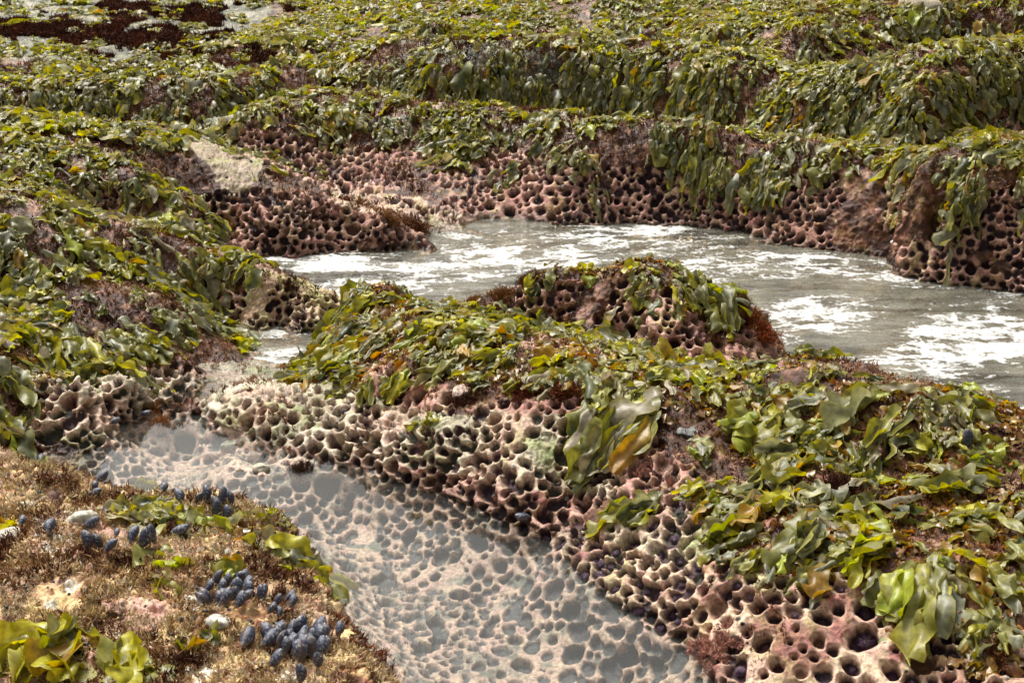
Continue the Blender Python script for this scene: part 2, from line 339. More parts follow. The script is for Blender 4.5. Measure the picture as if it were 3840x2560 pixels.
for (i, j, r, k) in pits:
    p = TP[i, j]; pw0 = TPw[i, j]; hj = int(2.0 * r / (p[1] * dcol)) + 2
    hi_ = 3
    while hi_ < 130 and (i + hi_ < NR and np.linalg.norm(TP[i + hi_, j] - p) < 1.9 * r or i - hi_ >= 0 and np.linalg.norm(TP[i - hi_, j] - p) < 1.9 * r): hi_ += 4
    hi_ += 6
    i0, i1, j0, j1 = max(0, i - hi_), min(NR, i + hi_), max(0, j - hj), min(NCT, j + hj)
    q = TPw[i0:i1, j0:j1] - pw0; an = rng.random() * 3.14; ex = 1 + .28 * rng.random()
    nn = TN[i, j]; t1 = np.cross(nn, [math.cos(an), math.sin(an), .2]); t1 /= np.linalg.norm(t1); s = q @ t1
    dd = np.sqrt((q ** 2).sum(-1) + (ex * ex - 1) * s * s) / (r * (1 + .12 * (ex - 1))) * wob[i0:i1, j0:j1]
    cur = d1[i0:i1, j0:j1]; m = dd < cur; cur[m] = dd[m]; pid[i0:i1, j0:j1][m] = k
praw = np.array([p[2] for p in pits]); pseed = rng.random(len(pits)); pdep = rng.random(len(pits))
rad = praw[pid]
inside = 1 - sstep(.76, 1.0, d1)
rim = (1 - sstep(.0, .35, np.abs(d1 - 1.08))) * (d1 < 1.6); peak = sstep(.95, 1.5, d1) * (pitmask > 0)
depth = rad * (.55 + 1.25 * pdep[pid] ** .7) * np.where(pool, .55, 1)
bowl = inside * (.78 + .22 * (1 - np.clip(d1, 0, 1) ** 2))
disp = -depth * bowl + (rim * .003 + peak * .012) * np.where(pool, .4, 1)
# lumps, turf roughness
rough = np.where(pitmask > 0, .35, 1.0) * np.where(pool, .3, 1)
disp = disp + rough * (.010 * fbm(TP, 26, 2, 60) + .006 * np.abs(fbm(TP, 62, 2, 61)) * 2)
nearleft = inpoly(SX, SY, [(-400,1000),(60,1010),(160,1080),(330,1128),(560,1150),(650,1185),(690,1262),(735,1345),(810,1440),(890,1530),(1000,1700),(-400,1900)]) & (TZ > -.02)
disp = disp + nearleft * (.008 * fbm(TP, 60, 3, 62) + .034 * np.abs(fbm(TP, 20, 3, 63)) + .030 * fbm(TP, 8, 2, 64))
dirn = TN.copy(); dirn[..., 2] *= .9
TPd = TP + dirn * disp[..., None]

# ---- colours of the surfaces
def C3(*c): return np.array(c, float)
def mix(a, b, t): return a * (1 - t[..., None]) + b * t[..., None]
n1 = fbm(TP, 12, 3, 70); n2 = fbm(TP, 35, 2, 71); n3 = fbm(TP, 5, 2, 72); n4 = fbm(TP, 70, 2, 73)
ones = np.ones(TX.shape)
turf = mix(C3(.055, .022, .014) * ones[..., None], C3(.18, .085, .045), sstep(-.15, .5, n1 + .5 * n2))
turf = mix(turf, C3(.34, .20, .15), sstep(.15, .5, n2 + .3 * n3))
pink = mix(C3(.34, .175, .14) * ones[..., None], C3(.62, .40, .32), sstep(-.2, .5, n1))
pink = mix(pink, C3(.15, .07, .055), sstep(.15, .5, n2) * .8)
grey = mix(C3(.30, .28, .19) * ones[..., None], C3(.64, .58, .46), sstep(-.35, .35, n1 + .3 * n2))
grey = mix(grey, C3(.50, .36, .28), sstep(.1, .4, n3))
def pm(poly): return inpoly(SXw, SYw, poly)
col = turf.copy()
pmk = pitmask > 0
col[pmk] = pink[pmk]
greyreg = pm([(440,840),(640,820),(760,880),(900,930),(1060,960),(1150,950),(1350,960),(1450,1040),(1400,1150),(1200,1130),(900,1060),(640,1030),(470,1000)]) | pm([(60,860),(350,845),(560,850),(700,850),(700,880),(430,905),(350,960),(220,1045),(50,985)]) | pm([(1380,1200),(1640,1150),(1640,1240),(1600,1400),(1400,1320)])
col[greyreg] = grey[greyreg]
cream = pm([(1290,1215),(1650,1320),(1950,1320),(2250,1450),(2300,1560),(1900,1700),(1560,1480),(1300,1300)])
col[cream] = mix(pink, C3(.66, .50, .38), sstep(-.3, .2, n1))[cream]
# mound top and tongue
tong = pm([(590,620),(700,640),(810,690),(810,790),(560,745),(560,680)])
col[tong] = mix(C3(.50, .36, .25) * ones[..., None], C3(.62, .55, .33), sstep(-.1, .4, n1))[tong]
slab = pm([(430,312),(520,330),(600,378),(575,450),(500,462),(505,420),(440,345)]) 
col[slab] = (C3(.36, .29, .21) * (1 + .15 * n2)[..., None])[slab]
flat = pm([(760,430),(900,450),(1100,500),(1300,530),(1000,530),(760,470)])
col[flat] = mix(C3(.40, .27, .20) * ones[..., None], C3(.62, .48, .38), sstep(-.1, .3, n2))[flat]
ul = pm([(-300,-200),(640,-200),(620,60),(520,95),(400,140),(250,150),(0,135),(-300,130)]) | pm([(900,85),(1250,95),(1320,190),(1250,200),(1000,140)]) | pm([(530,120),(700,130),(640,180),(520,180)])
col[ul] = mix(C3(.07, .07, .05) * ones[..., None], C3(.26, .24, .17), sstep(-.2, .4, n1 + .4 * n4))[ul]
sand = mix(C3(.26, .14, .07) * ones[..., None], C3(.66, .49, .28), sstep(-.25, .3, n2 + .5 * n1))
sand = mix(sand, C3(.55, .36, .28), sstep(.2, .5, n3)); sand = mix(sand, C3(.10, .045, .03), sstep(.28, .45, fbm(TP, 17, 2, 75)))
sand = mix(sand, C3(.72, .69, .60), sstep(.46, .54, fbm(TP, 13, 2, 76)))
col[nearleft] = sand[nearleft]
# green film here and there
col = mix(col, col * C3(.75, .95, .55), sstep(.1, .45, fbm(TP, 14, 2, 77)) * .6 * ~nearleft)
poolc = mix(C3(.54, .41, .34) * ones[..., None], C3(.30, .28, .23), sstep(.12, .4, n1))
poolc = mix(poolc, C3(.16, .17, .14), sstep(.22, .42, fbm(TP, 22, 2, 78)))
col[pool] = poolc[pool]
# pits: lining of purple crust and urchins, darkened further to paint in shade
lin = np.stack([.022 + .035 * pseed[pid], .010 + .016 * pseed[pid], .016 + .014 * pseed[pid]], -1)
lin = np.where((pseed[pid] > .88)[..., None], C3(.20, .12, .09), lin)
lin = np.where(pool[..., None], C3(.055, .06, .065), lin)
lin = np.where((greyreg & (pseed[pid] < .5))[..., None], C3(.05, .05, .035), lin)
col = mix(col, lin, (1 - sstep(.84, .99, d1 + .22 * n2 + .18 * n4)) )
# pale worn rims
col = mix(col, C3(.66, .50, .40), rim * np.where(greyreg | cream, .65, .40) * (pmk))
# channel and arm bed
bed = (TZ < .0) & ~pool
col[bed] = mix(C3(.16, .10, .06) * ones[..., None], C3(.34, .27, .18), sstep(-.2, .4, n1))[bed]
wet = 1 - sstep(.012, .035, TZ + .008 * n2); col = np.where((pool | bed)[..., None], col, col * (1 - .45 * wet)[..., None])
wetA = np.clip(np.maximum(1 - sstep(.015, .06, TZ + .01 * n2), .15 + .5 * (n3 > .1)), 0, 1)
col = np.clip(col, .008, .85)

# ---- split into outcrops by the nearest surveyed seed
SEEDS = {
 'near_left': [(60,1150),(300,1300),(600,1400),(700,1560),(100,1500),(500,1200),(400,1560)],
 'left_bank': [(0,780),(200,760),(400,760),(60,980),(300,930),(480,850),(600,860),(450,700),(-300,900)],
 'left_ridge': [(40,600),(200,560),(350,580),(520,620),(650,690),(760,720),(-300,600)],
 'left_tongue': [(250,480),(330,420),(450,400),(560,470),(700,500),(860,540),(960,550),(520,360),(620,400),(420,520)],
 'mound': [(1240,660),(1350,700),(1450,640),(1550,760),(1650,740),(1740,820),(1700,700),(1600,640)],
 'near_ridge': [(830,720),(900,800),(1050,700),(1200,820),(1500,900),(1800,880),(2000,950),(2300,1000),(2300,1200),(1700,1100),(1700,1400),(2000,1450),(2300,1500),(1400,1100),(740,850),(2600,1100),(2600,1500),(1300,1240)],
 'shelf': [(520,950),(650,920),(700,1000),(850,980),(900,1030),(1050,1080),(1180,1120)],
 'far': [(0,400),(100,300),(300,280),(480,270),(620,310),(800,400),(1000,480),(1200,500),(1500,460),(1800,480),(2000,540),(500,200),(1000,250),(1500,300),(1900,350),(0,200),(0,20),(600,20),(1200,20),(1800,20),(2300,20),(1200,150),(2100,200),(-300,300)],
 'far_right': [(2150,600),(2250,500),(2330,620),(2200,380),(2340,350),(2500,500)],
}
sk, sp_ = [], []
for k, pts in SEEDS.items():
    q = surf([p[0] for p in pts], [p[1] for p in pts])
    for v in q: sk.append(k); sp_.append(v)
sp_ = np.array(sp_); names = list(SEEDS); sid = np.array([names.index(k) for k in sk])
def region_of(P):
    best = np.full(P.shape[:-1], 1e9); r = np.zeros(P.shape[:-1], int)
    for v, s in zip(sp_, sid):
        d = (P[..., 0] - v[0]) ** 2 + (P[..., 1] - v[1]) ** 2; m = d < best; best[m] = d[m]; r[m] = s
    return r
REG = region_of(TP + .05 * np.stack([vnoise(TP, 6, 80), vnoise(TP, 6, 81), 0 * TX], -1))
REG[TZ < .0] = 99
idx = np.arange(NR * NCT).reshape(NR, NCT)
quads = np.stack([idx[:-1, :-1], idx[:-1, 1:], idx[1:, 1:], idx[1:, :-1]], -1).reshape(-1, 4)
qreg = REG[:-1, :-1].reshape(-1)
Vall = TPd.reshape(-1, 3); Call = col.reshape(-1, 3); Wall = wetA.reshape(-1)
RL = {'near_left': ('tan turf-covered rock with mussels at the near left of the pool', 'rock_outcrop'),
 'left_bank': ('low rock bank under large leafy seaweed, grey-green pits at its foot, left of the pool', 'rock_outcrop'),
 'left_ridge': ('rock ridge under seaweed ending in a bare yellowish tongue at the narrow water arm', 'rock_outcrop'),
 'left_tongue': ('pitted ledge with a pale flat slab on top and a brown tufted tip in foam', 'rock_outcrop'),
 'mound': ('pink pitted rock mound with a cap of seaweed, standing in the channel', 'rock_mound'),
 'near_ridge': ('long near ridge of cream and pink pitted rock under seaweed, right of the pool', 'rock_ledge'),
 'shelf': ('low pale grey-green shelf full of round holes along the far edge of the clear pool', 'rock_shelf'),
 'far_right': ('jutting pink block of pitted rock beyond the channel at the right edge', 'rock_outcrop')}
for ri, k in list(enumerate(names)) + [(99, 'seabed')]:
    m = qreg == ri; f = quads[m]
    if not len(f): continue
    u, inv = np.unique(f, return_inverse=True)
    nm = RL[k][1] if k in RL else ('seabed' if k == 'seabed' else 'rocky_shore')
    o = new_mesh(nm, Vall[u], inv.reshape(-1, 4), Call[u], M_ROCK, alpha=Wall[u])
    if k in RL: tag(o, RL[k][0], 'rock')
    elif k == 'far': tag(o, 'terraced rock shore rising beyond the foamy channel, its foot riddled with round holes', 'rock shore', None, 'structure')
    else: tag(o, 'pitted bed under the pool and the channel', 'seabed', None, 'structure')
# wide ground under and around everything
me_x = np.array([[-120, -60, -.6], [120, -60, -.6], [120, 1.0, -.6], [-120, 1.0, -.6]]); 
gr = np.meshgrid(np.linspace(-90, 90, 60), np.linspace(-40, 150, 60)); gz = -1.6 + np.clip((gr[1] - 11) * .22, 0, 6) * 1.0 + .3 * vnoise(np.stack([gr[0], gr[1], gr[0] * 0], -1), .2, 3)
gV = np.stack([gr[0].ravel(), gr[1].ravel(), gz.ravel()], -1); gi = np.arange(3600).reshape(60, 60)
gF = np.stack([gi[:-1, :-1], gi[:-1, 1:], gi[1:, 1:], gi[1:, :-1]], -1).reshape(-1, 4)
tag(new_mesh('ground', gV, gF, np.tile(C3(.16, .13, .08), (3600, 1)), M_ROCK), 'rocky ground stretching away around the shore', 'ground', None, 'structure')

# ------------------------------------------------------------------ water
def water_material(name, tint, milk, milkcol, foam, bump, scale):
    m, n, o = mat(name); N = n.nodes.new; L = n.links.new
    tr = N('ShaderNodeBsdfTransparent'); tr.inputs[0].default_value = (*tint, 1)
    df = N('ShaderNodeBsdfDiffuse'); df.inputs[0].default_value = (*milkcol, 1)
    gl = N('ShaderNodeBsdfGlossy'); gl.inputs['Roughness'].default_value = .03 if not foam else .08; gl.inputs[0].default_value = (1, 1, 1, 1)
    fr = N('ShaderNodeFresnel'); fr.inputs[0].default_value = 1.42
    g = N('ShaderNodeNewGeometry'); mp = N('ShaderNodeMapping'); mp.inputs['Scale'].default_value = scale
    mp.inputs['Rotation'].default_value = (0, 0, radians(12)); L(g.outputs['Position'], mp.inputs[0])
    nz = N('ShaderNodeTexNoise'); nz.inputs['Scale'].default_value = 1; nz.inputs['Detail'].default_value = 4; L(mp.outputs[0], nz.inputs['Vector'])
    bp = N('ShaderNodeBump'); bp.inputs['Strength'].default_value = bump; bp.inputs['Distance'].default_value = .01; L(nz.outputs['Fac'], bp.inputs['Height'])
    L(bp.outputs[0], fr.inputs['Normal']); L(bp.outputs[0], gl.inputs['Normal'])
    m1 = N('ShaderNodeMixShader'); m1.inputs[0].default_value = milk; L(tr.outputs[0], m1.inputs[1]); L(df.outputs[0], m1.inputs[2])
    if foam:
        q = N('ShaderNodeMapRange'); q.inputs['From Min'].default_value = .38; q.inputs['From Max'].default_value = .62; q.inputs['To Min'].default_value = .12; q.inputs['To Max'].default_value = milk * 1.4
        nn_ = N('ShaderNodeTexNoise'); nn_.inputs['Scale'].default_value = .35; nn_.inputs['Detail'].default_value = 6; L(mp.outputs[0], nn_.inputs['Vector']); L(nn_.outputs['Fac'], q.inputs['Value']); L(q.outputs[0], m1.inputs[0])
    m2 = N('ShaderNodeMixShader'); L(fr.outputs[0], m2.inputs[0]); L(m1.outputs[0], m2.inputs[1]); L(gl.outputs[0], m2.inputs[2])
    last = m2
    if foam:
        a = N('ShaderNodeAttribute'); a.attribute_name = 'foam'
        vo = N('ShaderNodeTexNoise'); vo.inputs['Scale'].default_value = 55; vo.inputs['Detail'].default_value = 5; vo.inputs['Roughness'].default_value = .65
        L(g.outputs['Position'], vo.inputs['Vector'])
        m3_ = N('ShaderNodeMapping'); m3_.inputs['Scale'].default_value = (7, 17, 1); m3_.inputs['Rotation'].default_value = (0, 0, radians(10))
        wn = N('ShaderNodeTexNoise'); wn.inputs['Scale'].default_value = 9; wn.inputs['Detail'].default_value = 3; L(g.outputs['Position'], wn.inputs['Vector'])
        wa = N('ShaderNodeVectorMath'); wa.operation = 'MULTIPLY_ADD'; wa.inputs[1].default_value = (.16, .12, 0); L(wn.outputs['Color'], wa.inputs[0]); L(g.outputs['Position'], wa.inputs[2]); L(wa.outputs[0], m3_.inputs[0])
        ve = N('ShaderNodeTexVoronoi'); ve.feature = 'DISTANCE_TO_EDGE'; ve.inputs['Scale'].default_value = 1; L(m3_.outputs[0], ve.inputs['Vector'])
        le = N('ShaderNodeMapRange'); le.inputs['From Min'].default_value = 0; le.inputs['From Max'].default_value = .28; le.inputs['To Min'].default_value = .30; le.inputs['To Max'].default_value = -.06; L(ve.outputs['Distance'], le.inputs['Value'])
        a0 = N('ShaderNodeMath'); L(a.outputs['Fac'], a0.inputs[0]); L(le.outputs[0], a0.inputs[1])
        ad = N('ShaderNodeMath'); ad.operation = 'MULTIPLY_ADD'; ad.inputs[1].default_value = 1.3; L(vo.outputs['Fac'], ad.inputs[0]); L(a0.outputs[0], ad.inputs[2])
        mr = N('ShaderNodeMapRange'); mr.inputs['From Min'].default_value = .93; mr.inputs['From Max'].default_value = 1.24; L(ad.outputs[0], mr.inputs['Value'])
        fd = N('ShaderNodeBsdfPrincipled'); fd.inputs['Base Color'].default_value = (.58, .59, .58, 1); fd.inputs['Roughness'].default_value = .6
        m3 = N('ShaderNodeMixShader'); L(mr.outputs[0], m3.inputs[0]); L(m2.outputs[0], m3.inputs[1]); L(fd.outputs[0], m3.inputs[2]); last = m3
    L(last.outputs[0], o.inputs['Surface']); return m
def water_grid(name, x0, x1, y0, y1, step, keepf, zf, attrf, m, label):
    xs = np.arange(x0, x1, step); ys_ = np.arange(y0, y1, step); X, Y = np.meshgrid(xs, ys_)
    Pw = np.stack([X, Y, 0 * X], -1); Zw = zf(Pw); V = np.stack([X, Y, Zw], -1)
    k = keepf(X, Y); i = np.arange(X.size).reshape(X.shape)
    kf = k[:-1, :-1] | k[1:, :-1] | k[:-1, 1:] | k[1:, 1:]
    f = np.stack([i[:-1, :-1], i[:-1, 1:], i[1:, 1:], i[1:, :-1]], -1)[kf]
    u, inv = np.unique(f, return_inverse=True)
    o = new_mesh(name, V.reshape(-1, 3)[u], inv.reshape(-1, 4), None, m)
    if attrf is not None:
        a = o.data.attributes.new('foam', 'FLOAT', 'POINT'); a.data.foreach_set('value', attrf(Pw, V).reshape(-1)[u].astype(np.float32))
    tag(o, label, 'water', None, 'structure'); return o
M_POOL = water_material('pool_water', (.93, .94, .92), .03, (.5, .53, .51), False, .05, (5, 15, 1))
M_CHAN = water_material('channel_water', (.72, .70, .60), .30, (.36, .36, .30), True, .55, (9, 38, 1))
DIV = unproj([430, 500, 620, 720], [892, 866, 842, 835], 0)
def side(X, Y): return Y > np.interp(X, [-3, -1.6, DIV[0][0], DIV[1][0], DIV[2][0], DIV[3][0], -.3, .2, .8, 1.4, 4], [5, 4.55, DIV[0][1], DIV[1][1], DIV[2][1], DIV[3][1], 4.3, 3.85, 3.6, 3.3, 2.9])
water_grid('pool_water', -2.2, 1.6, 1.2, 4.7, .02, lambda X, Y: (H(X, Y) < .05) & ~side(X, Y),
           lambda P: .0006 * fbm(P * [1, 3, 1], 6, 2, 90), None, M_POOL, 'clear still tide pool with a pitted floor between the near rocks')
FO = [(620,600),(800,640),(980,520)]
def streak(P, f, s):
    Q = P.copy(); a = radians(-8) ; x = Q[..., 0] * math.cos(a) - Q[..., 1] * math.sin(a); y = Q[..., 0] * math.sin(a) + Q[..., 1] * math.cos(a)
    y = y + .10 * np.sin(x * 2.1 + 1) ; return fbm(np.stack([x * .38, y, 0 * x], -1), f, 4, s)
FOAMPOLY = [([(640,600),(760,650),(850,670),(1000,640),(1200,600),(1150,570),(1000,590),(900,600),(760,605)], .30), ([(980,515),(1150,535),(1500,520),(1580,545),(1500,565),(1250,600),(1050,640),(900,680),(950,600),(1000,560)], .22),
 ([(1780,690),(1950,700),(2030,740),(1950,775),(1800,770)], .34), ([(2100,730),(2352,700),(2352,840),(2200,850),(2020,830),(2030,790)], .40), ([(500,750),(760,790),(700,830),(560,810)], .16), ([(2110,840),(2150,850),(2110,890)],.4), ([(1500,540),(2100,600),(2100,660),(1700,640)], .05)]
def foamf(P, V):
    sx, sy = proj(V); b = np.full(sx.shape, -.04)
    sxw = sx + 30 * vnoise(P, 4, 91); syw = sy + 14 * vnoise(P, 4, 92)
    for poly, v in FOAMPOLY:
        a_ = 0
        for q in range(10): a_ = a_ + inpoly(sxw + 55 * math.cos(q * 2.4) * (q / 9) ** .5, syw + 24 * math.sin(q * 2.4) * (q / 9) ** .5, poly)
        b = b + a_ / 10 * (v + .06)
    r = .035 + b + .62 * streak(P, 5.5, 93) + .42 * streak(P, 17, 94)
    return r - .3 * sstep(.25, .6, fbm(P, 14, 2, 95))
water_grid('channel_water', -2.4, 5.5, 2.9, 7.2, .0125, lambda X, Y: (H(X, Y) < .05) & side(X, Y) & (Y > 2.9 + 0 * X),
           lambda P: .010 * streak(P, 7, 96) + .006 * streak(P, 24, 97) + .002 * fbm(P * [1, 2, 1], 40, 2, 98), foamf, M_CHAN, 'murky channel water flowing with white foam between the rocks')

# ------------------------------------------------------------------ seaweed
def leaf_material(name, trans, rough, spec=.5):
    m, n, o = mat(name); N = n.nodes.new; L = n.links.new
    a = N('ShaderNodeAttribute'); a.attribute_name = 'Col'; g = N('ShaderNodeNewGeometry')
    nz = N('ShaderNodeTexNoise'); nz.inputs['Scale'].default_value = 60; nz.inputs['Detail'].default_value = 3; L(g.outputs['Position'], nz.inputs['Vector'])
    r = N('ShaderNodeMapRange'); r.inputs['From Min'].default_value = .3; r.inputs['From Max'].default_value = .7; r.inputs['To Min'].default_value = .65; r.inputs['To Max'].default_value = 1.35; L(nz.outputs['Fac'], r.inputs['Value'])
    hs = N('ShaderNodeHueSaturation'); L(a.outputs['Color'], hs.inputs['Color']); L(r.outputs[0], hs.inputs['Value'])
    b = N('ShaderNodeBsdfPrincipled'); L(hs.outputs[0], b.inputs['Base Color']); b.inputs['Roughness'].default_value = rough
    b.inputs['Specular IOR Level'].default_value = spec
    bp = N('ShaderNodeBump'); bp.inputs['Strength'].default_value = .35; bp.inputs['Distance'].default_value = .004; L(nz.outputs['Fac'], bp.inputs['Height']); L(bp.outputs[0], b.inputs['Normal'])
    t = N('ShaderNodeBsdfTranslucent'); h2 = N('ShaderNodeHueSaturation'); h2.inputs['Saturation'].default_value = 1.25; h2.inputs['Value'].default_value = 1.9; h2.inputs['Hue'].default_value = .49
    L(hs.outputs[0], h2.inputs['Color']); L(h2.outputs[0], t.inputs[0])
    mx = N('ShaderNodeMixShader'); mx.inputs[0].default_value = trans; L(b.outputs[0], mx.inputs[1]); L(t.outputs[0], mx.inputs[2]); L(mx.outputs[0], o.inputs['Surface']); return m
M_LEAF = leaf_material('wet_seaweed', .32, .42, .5)
M_RED = leaf_material('red_seaweed', .35, .3, .5)

PAL = np.array([(.150,.155,.045),(.215,.215,.060),(.38,.36,.028),(.060,.075,.035),(.19,.20,.14),(.30,.17,.025),(.24,.21,.14),(.25,.30,.030)])
def blades(P0, head, Ln, Wd, palw, lift, droop, seed, S=8, T=5, ruf=.26, stand=None, minoff=.004):
    """leafy blades growing from P0; each one is walked down the rock, then ruffled. Returns V (N,S+1,T,3) and colour"""
    g = np.random.default_rng(seed); n = len(P0)
    c = P0.copy(); nn = Nrm(c[:, 0], c[:, 1]); hd = np.stack([np.cos(head), np.sin(head), np.zeros(n)], -1)
    st = np.full(n, .8) if stand is None else stand
    d = hd + nn * st[:, None]; d /= np.linalg.norm(d, axis=1, keepdims=True)
    spine = [c.copy()]; dirs = [d.copy()]; ph = g.random((n, 6)) * 6.283
    for s in range(S):
        nn = Nrm(c[:, 0], c[:, 1]); down = np.array([0, 0, -1.0]) - nn * (-nn[:, 2:3]); dn = np.linalg.norm(down, axis=1, keepdims=True)
        down = down / np.maximum(dn, .08)
        hz = hd - nn * (hd * nn).sum(1, keepdims=True)
        tgt = hz * (1 - droop)[:, None] + down * droop[:, None] + np.array([0, 0, -.35]) + .35 * np.stack([np.sin(ph[:, 0] + s), np.cos(ph[:, 1] + s * 1.3), np.sin(ph[:, 2] + s * 1.7)], -1)
        tgt /= np.linalg.norm(tgt, axis=1, keepdims=True)
        d = d * .52 + tgt * .48; d /= np.linalg.norm(d, axis=1, keepdims=True)
        c = c + d * (Ln / S)[:, None]
        gap = c[:, 2] - H(c[:, 0], c[:, 1]) - (lift + minoff) / np.maximum(nn[:, 2], .25)
        pen = np.minimum(gap, 0); c = c - nn * (pen * nn[:, 2])[:, None]; dnn = np.minimum((d * nn).sum(1), 0) * (pen < 0); d = d - nn * dnn[:, None]; d /= np.linalg.norm(d, axis=1, keepdims=True)
        spine.append(c.copy()); dirs.append(d.copy())
    sp = np.stack(spine, 1); dr = np.stack(dirs, 1)
    nb = Nrm(sp[..., 0], sp[..., 1]); tw = g.normal(0, .55, n)[:, None] + g.normal(0, .5, n)[:, None] * np.linspace(0, 1, S + 1)[None]
    lat = np.cross(nb, dr); lat /= np.maximum(np.linalg.norm(lat, axis=-1, keepdims=True), 1e-4)
    up = np.cross(dr, lat); up /= np.maximum(np.linalg.norm(up, axis=-1, keepdims=True), 1e-4)
    lat2 = lat * np.cos(tw)[..., None] + up * np.sin(tw)[..., None]; up2 = up * np.cos(tw)[..., None] - lat * np.sin(tw)[..., None]
    s = np.linspace(0, 1, S + 1)[None, :, None]; t = np.linspace(-1, 1, T)[None, None, :]
    pk = (.45 + .35 * g.random(n))[:, None, None]
    prof = np.where(s < pk, .12 + .88 * np.sin(np.clip(s / pk, 0, 1) * 1.5708) ** .8, np.sqrt(np.clip(1 - ((s - pk) / (1.0 - pk + .04)) ** 2, .0, 1)))
    lob = 1 + .24 * np.sin(s * (7 + 5 * g.random(n))[:, None, None] + ph[:, 3][:, None, None] + np.sign(t) * 1.3) + .12 * np.sin(s * 17 + ph[:, 4][:, None, None] * 2 + t)
    wv = Wd[:, None, None] * .5 * prof * lob
    curl = np.clip(g.normal(0, 1.25, n), -2.4, 2.4)[:, None, None] * (.35 + .65 * s) + .5 * np.sin(s * 5 + ph[:, 0][:, None, None])
    curl = np.where(np.abs(curl) < .05, .05, curl)
    fr = (2.0 + 2.5 * g.random(n))[:, None, None]; kf = (2.2 + 2.2 * g.random(n))[:, None, None]
    at = curl * t; wl = wv * np.sin(at) / curl; wo = wv * (1 - np.cos(at)) / curl
    ru = ruf * Wd[:, None, None] * (np.abs(t) ** 1.4 * np.sin(s * fr * 3.3 + ph[:, 5][:, None, None] + np.sign(t) * ph[:, 2][:, None, None]) * .8 + .5 * np.sin(t * kf + s * 3 + ph[:, 1][:, None, None]) * (.3 + s) + .25 * np.sin(s * 11 + t * 2 + ph[:, 3][:, None, None]) * s)
    off = ru * np.sqrt(np.clip(prof, 0, 1)) + wo
    V = sp[:, :, None, :] + lat2[:, :, None, :] * wl[..., None] + up2[:, :, None, :] * (off * np.minimum(1, s * 4))[..., None]
    e = H(V[..., 0], V[..., 1]) + minoff - V[..., 2]; k = e > 0
    nv = Nrm(V[..., 0], V[..., 1]); V = V + nv * (np.where(k, e, 0) * nv[..., 2])[..., None]
    ci = np.array([g.choice(len(PAL), p=palw) for _ in range(n)]) if palw.ndim == 1 else np.array([g.choice(len(PAL), p=p) for p in palw])
    base = PAL[ci] * (.75 + .5 * g.random((n, 1)))
    edge = np.array([.38, .34, .018]) * (.6 + .5 * g.random((n, 1)))
    tt_ = np.clip(.10 + .50 * np.abs(t) ** 4 * (.4 + .6 * s) + .25 * np.sin(s * 4 + ph[:, 0][:, None, None]) * (g.random(n) < .5)[:, None, None], 0, .8)
    col = base[:, None, None, :] * (1 - tt_[..., None]) + edge[:, None, None, :] * tt_[..., None]
    return V, np.clip(col, .006, .5)
def strips(V, col):
    n, S1, T, _ = V.shape; i = np.arange(n * S1 * T).reshape(n, S1, T)
    f = np.stack([i[:, :-1, :-1], i[:, :-1, 1:], i[:, 1:, 1:], i[:, 1:, :-1]], -1).reshape(-1, 4)
    return V.reshape(-1, 3), f, col.reshape(-1, 3)

KELP = [  # polygon, density 0..1
 ([(-600,-300),(2900,-300),(2900,430),(2352,432),(2200,452),(2150,440),(2100,392),(2040,404),(1960,395),(1880,412),(1800,445),(1700,440),(1600,405),(1500,392),(1420,362),(1300,372),(1200,342),(1080,352),(940,332),(850,345),(760,345),(700,305),(600,285),(520,295),(440,280),(400,285),(430,330),(330,395),(310,420),(200,440),(190,520),(240,520),(330,525),(440,620),(440,655),(485,735),(440,800),(440,860),(400,865),(340,832),(150,862),(60,905),(70,1000),(-600,1010)], 1.0),
 ([(310,405),(440,385),(480,450),(480,530),(430,560),(370,540),(310,470)], 1.0),
 ([(430,575),(530,580),(620,600),(560,640),(540,690),(520,700),(500,640),(440,620)], .8),
 ([(500,790),(560,775),(575,810),(500,825)], .8),
 ([(430,300),(520,310),(640,370),(740,405),(735,425),(620,395),(540,360)], .75),
 ([(560,390),(600,380),(640,420),(600,440),(570,430)], .5),
 ([(700,850),(760,770),(812,665),(930,648),(1030,700),(1250,755),(1420,785),(1560,845),(1700,850),(1850,825),(1960,855),(2100,885),(2352,930),(2900,980),(2900,1130),(2352,1120),(2200,1110),(2000,1100),(1900,1080),(1780,1060),(1650,1000),(1560,975),(1300,905),(1240,890),(1060,880),(990,835),(930,900),(870,915),(830,900),(800,850),(740,870)], .95),
 ([(1600,1010),(1780,1060),(2000,1100),(2352,1110),(2900,1120),(2900,1300),(2352,1280),(2200,1260),(2100,1400),(1960,1330),(1850,1320),(1640,1300),(1640,1200),(1600,1130)], .62),
 ([(2000,1250),(2120,1270),(2150,1400),(2160,1500),(2070,1480),(2040,1380),(1980,1330)], .7),
 ([(2150,1300),(2300,1250),(2352,1400),(2352,1560),(2200,1560),(2200,1400)], .35),
 ([(1225,622),(1300,598),(1430,586),(1545,600),(1570,635),(1640,655),(1690,720),(1660,740),(1590,690),(1500,650),(1420,622),(1250,640)], .75),
 ([(260,1165),(380,1170),(530,1170),(560,1210),(630,1210),(640,1275),(560,1270),(480,1225),(290,1215)], .8),
 ([(1040,345),(1100,340),(1110,380),(1060,400)], .4), ([(700,345),(760,345),(840,400),(720,380)], .3), ([(1180,380),(1240,380),(1230,440),(1190,430)], .25), ([(1330,395),(1400,360),(1420,450),(1370,470)], .5),
]
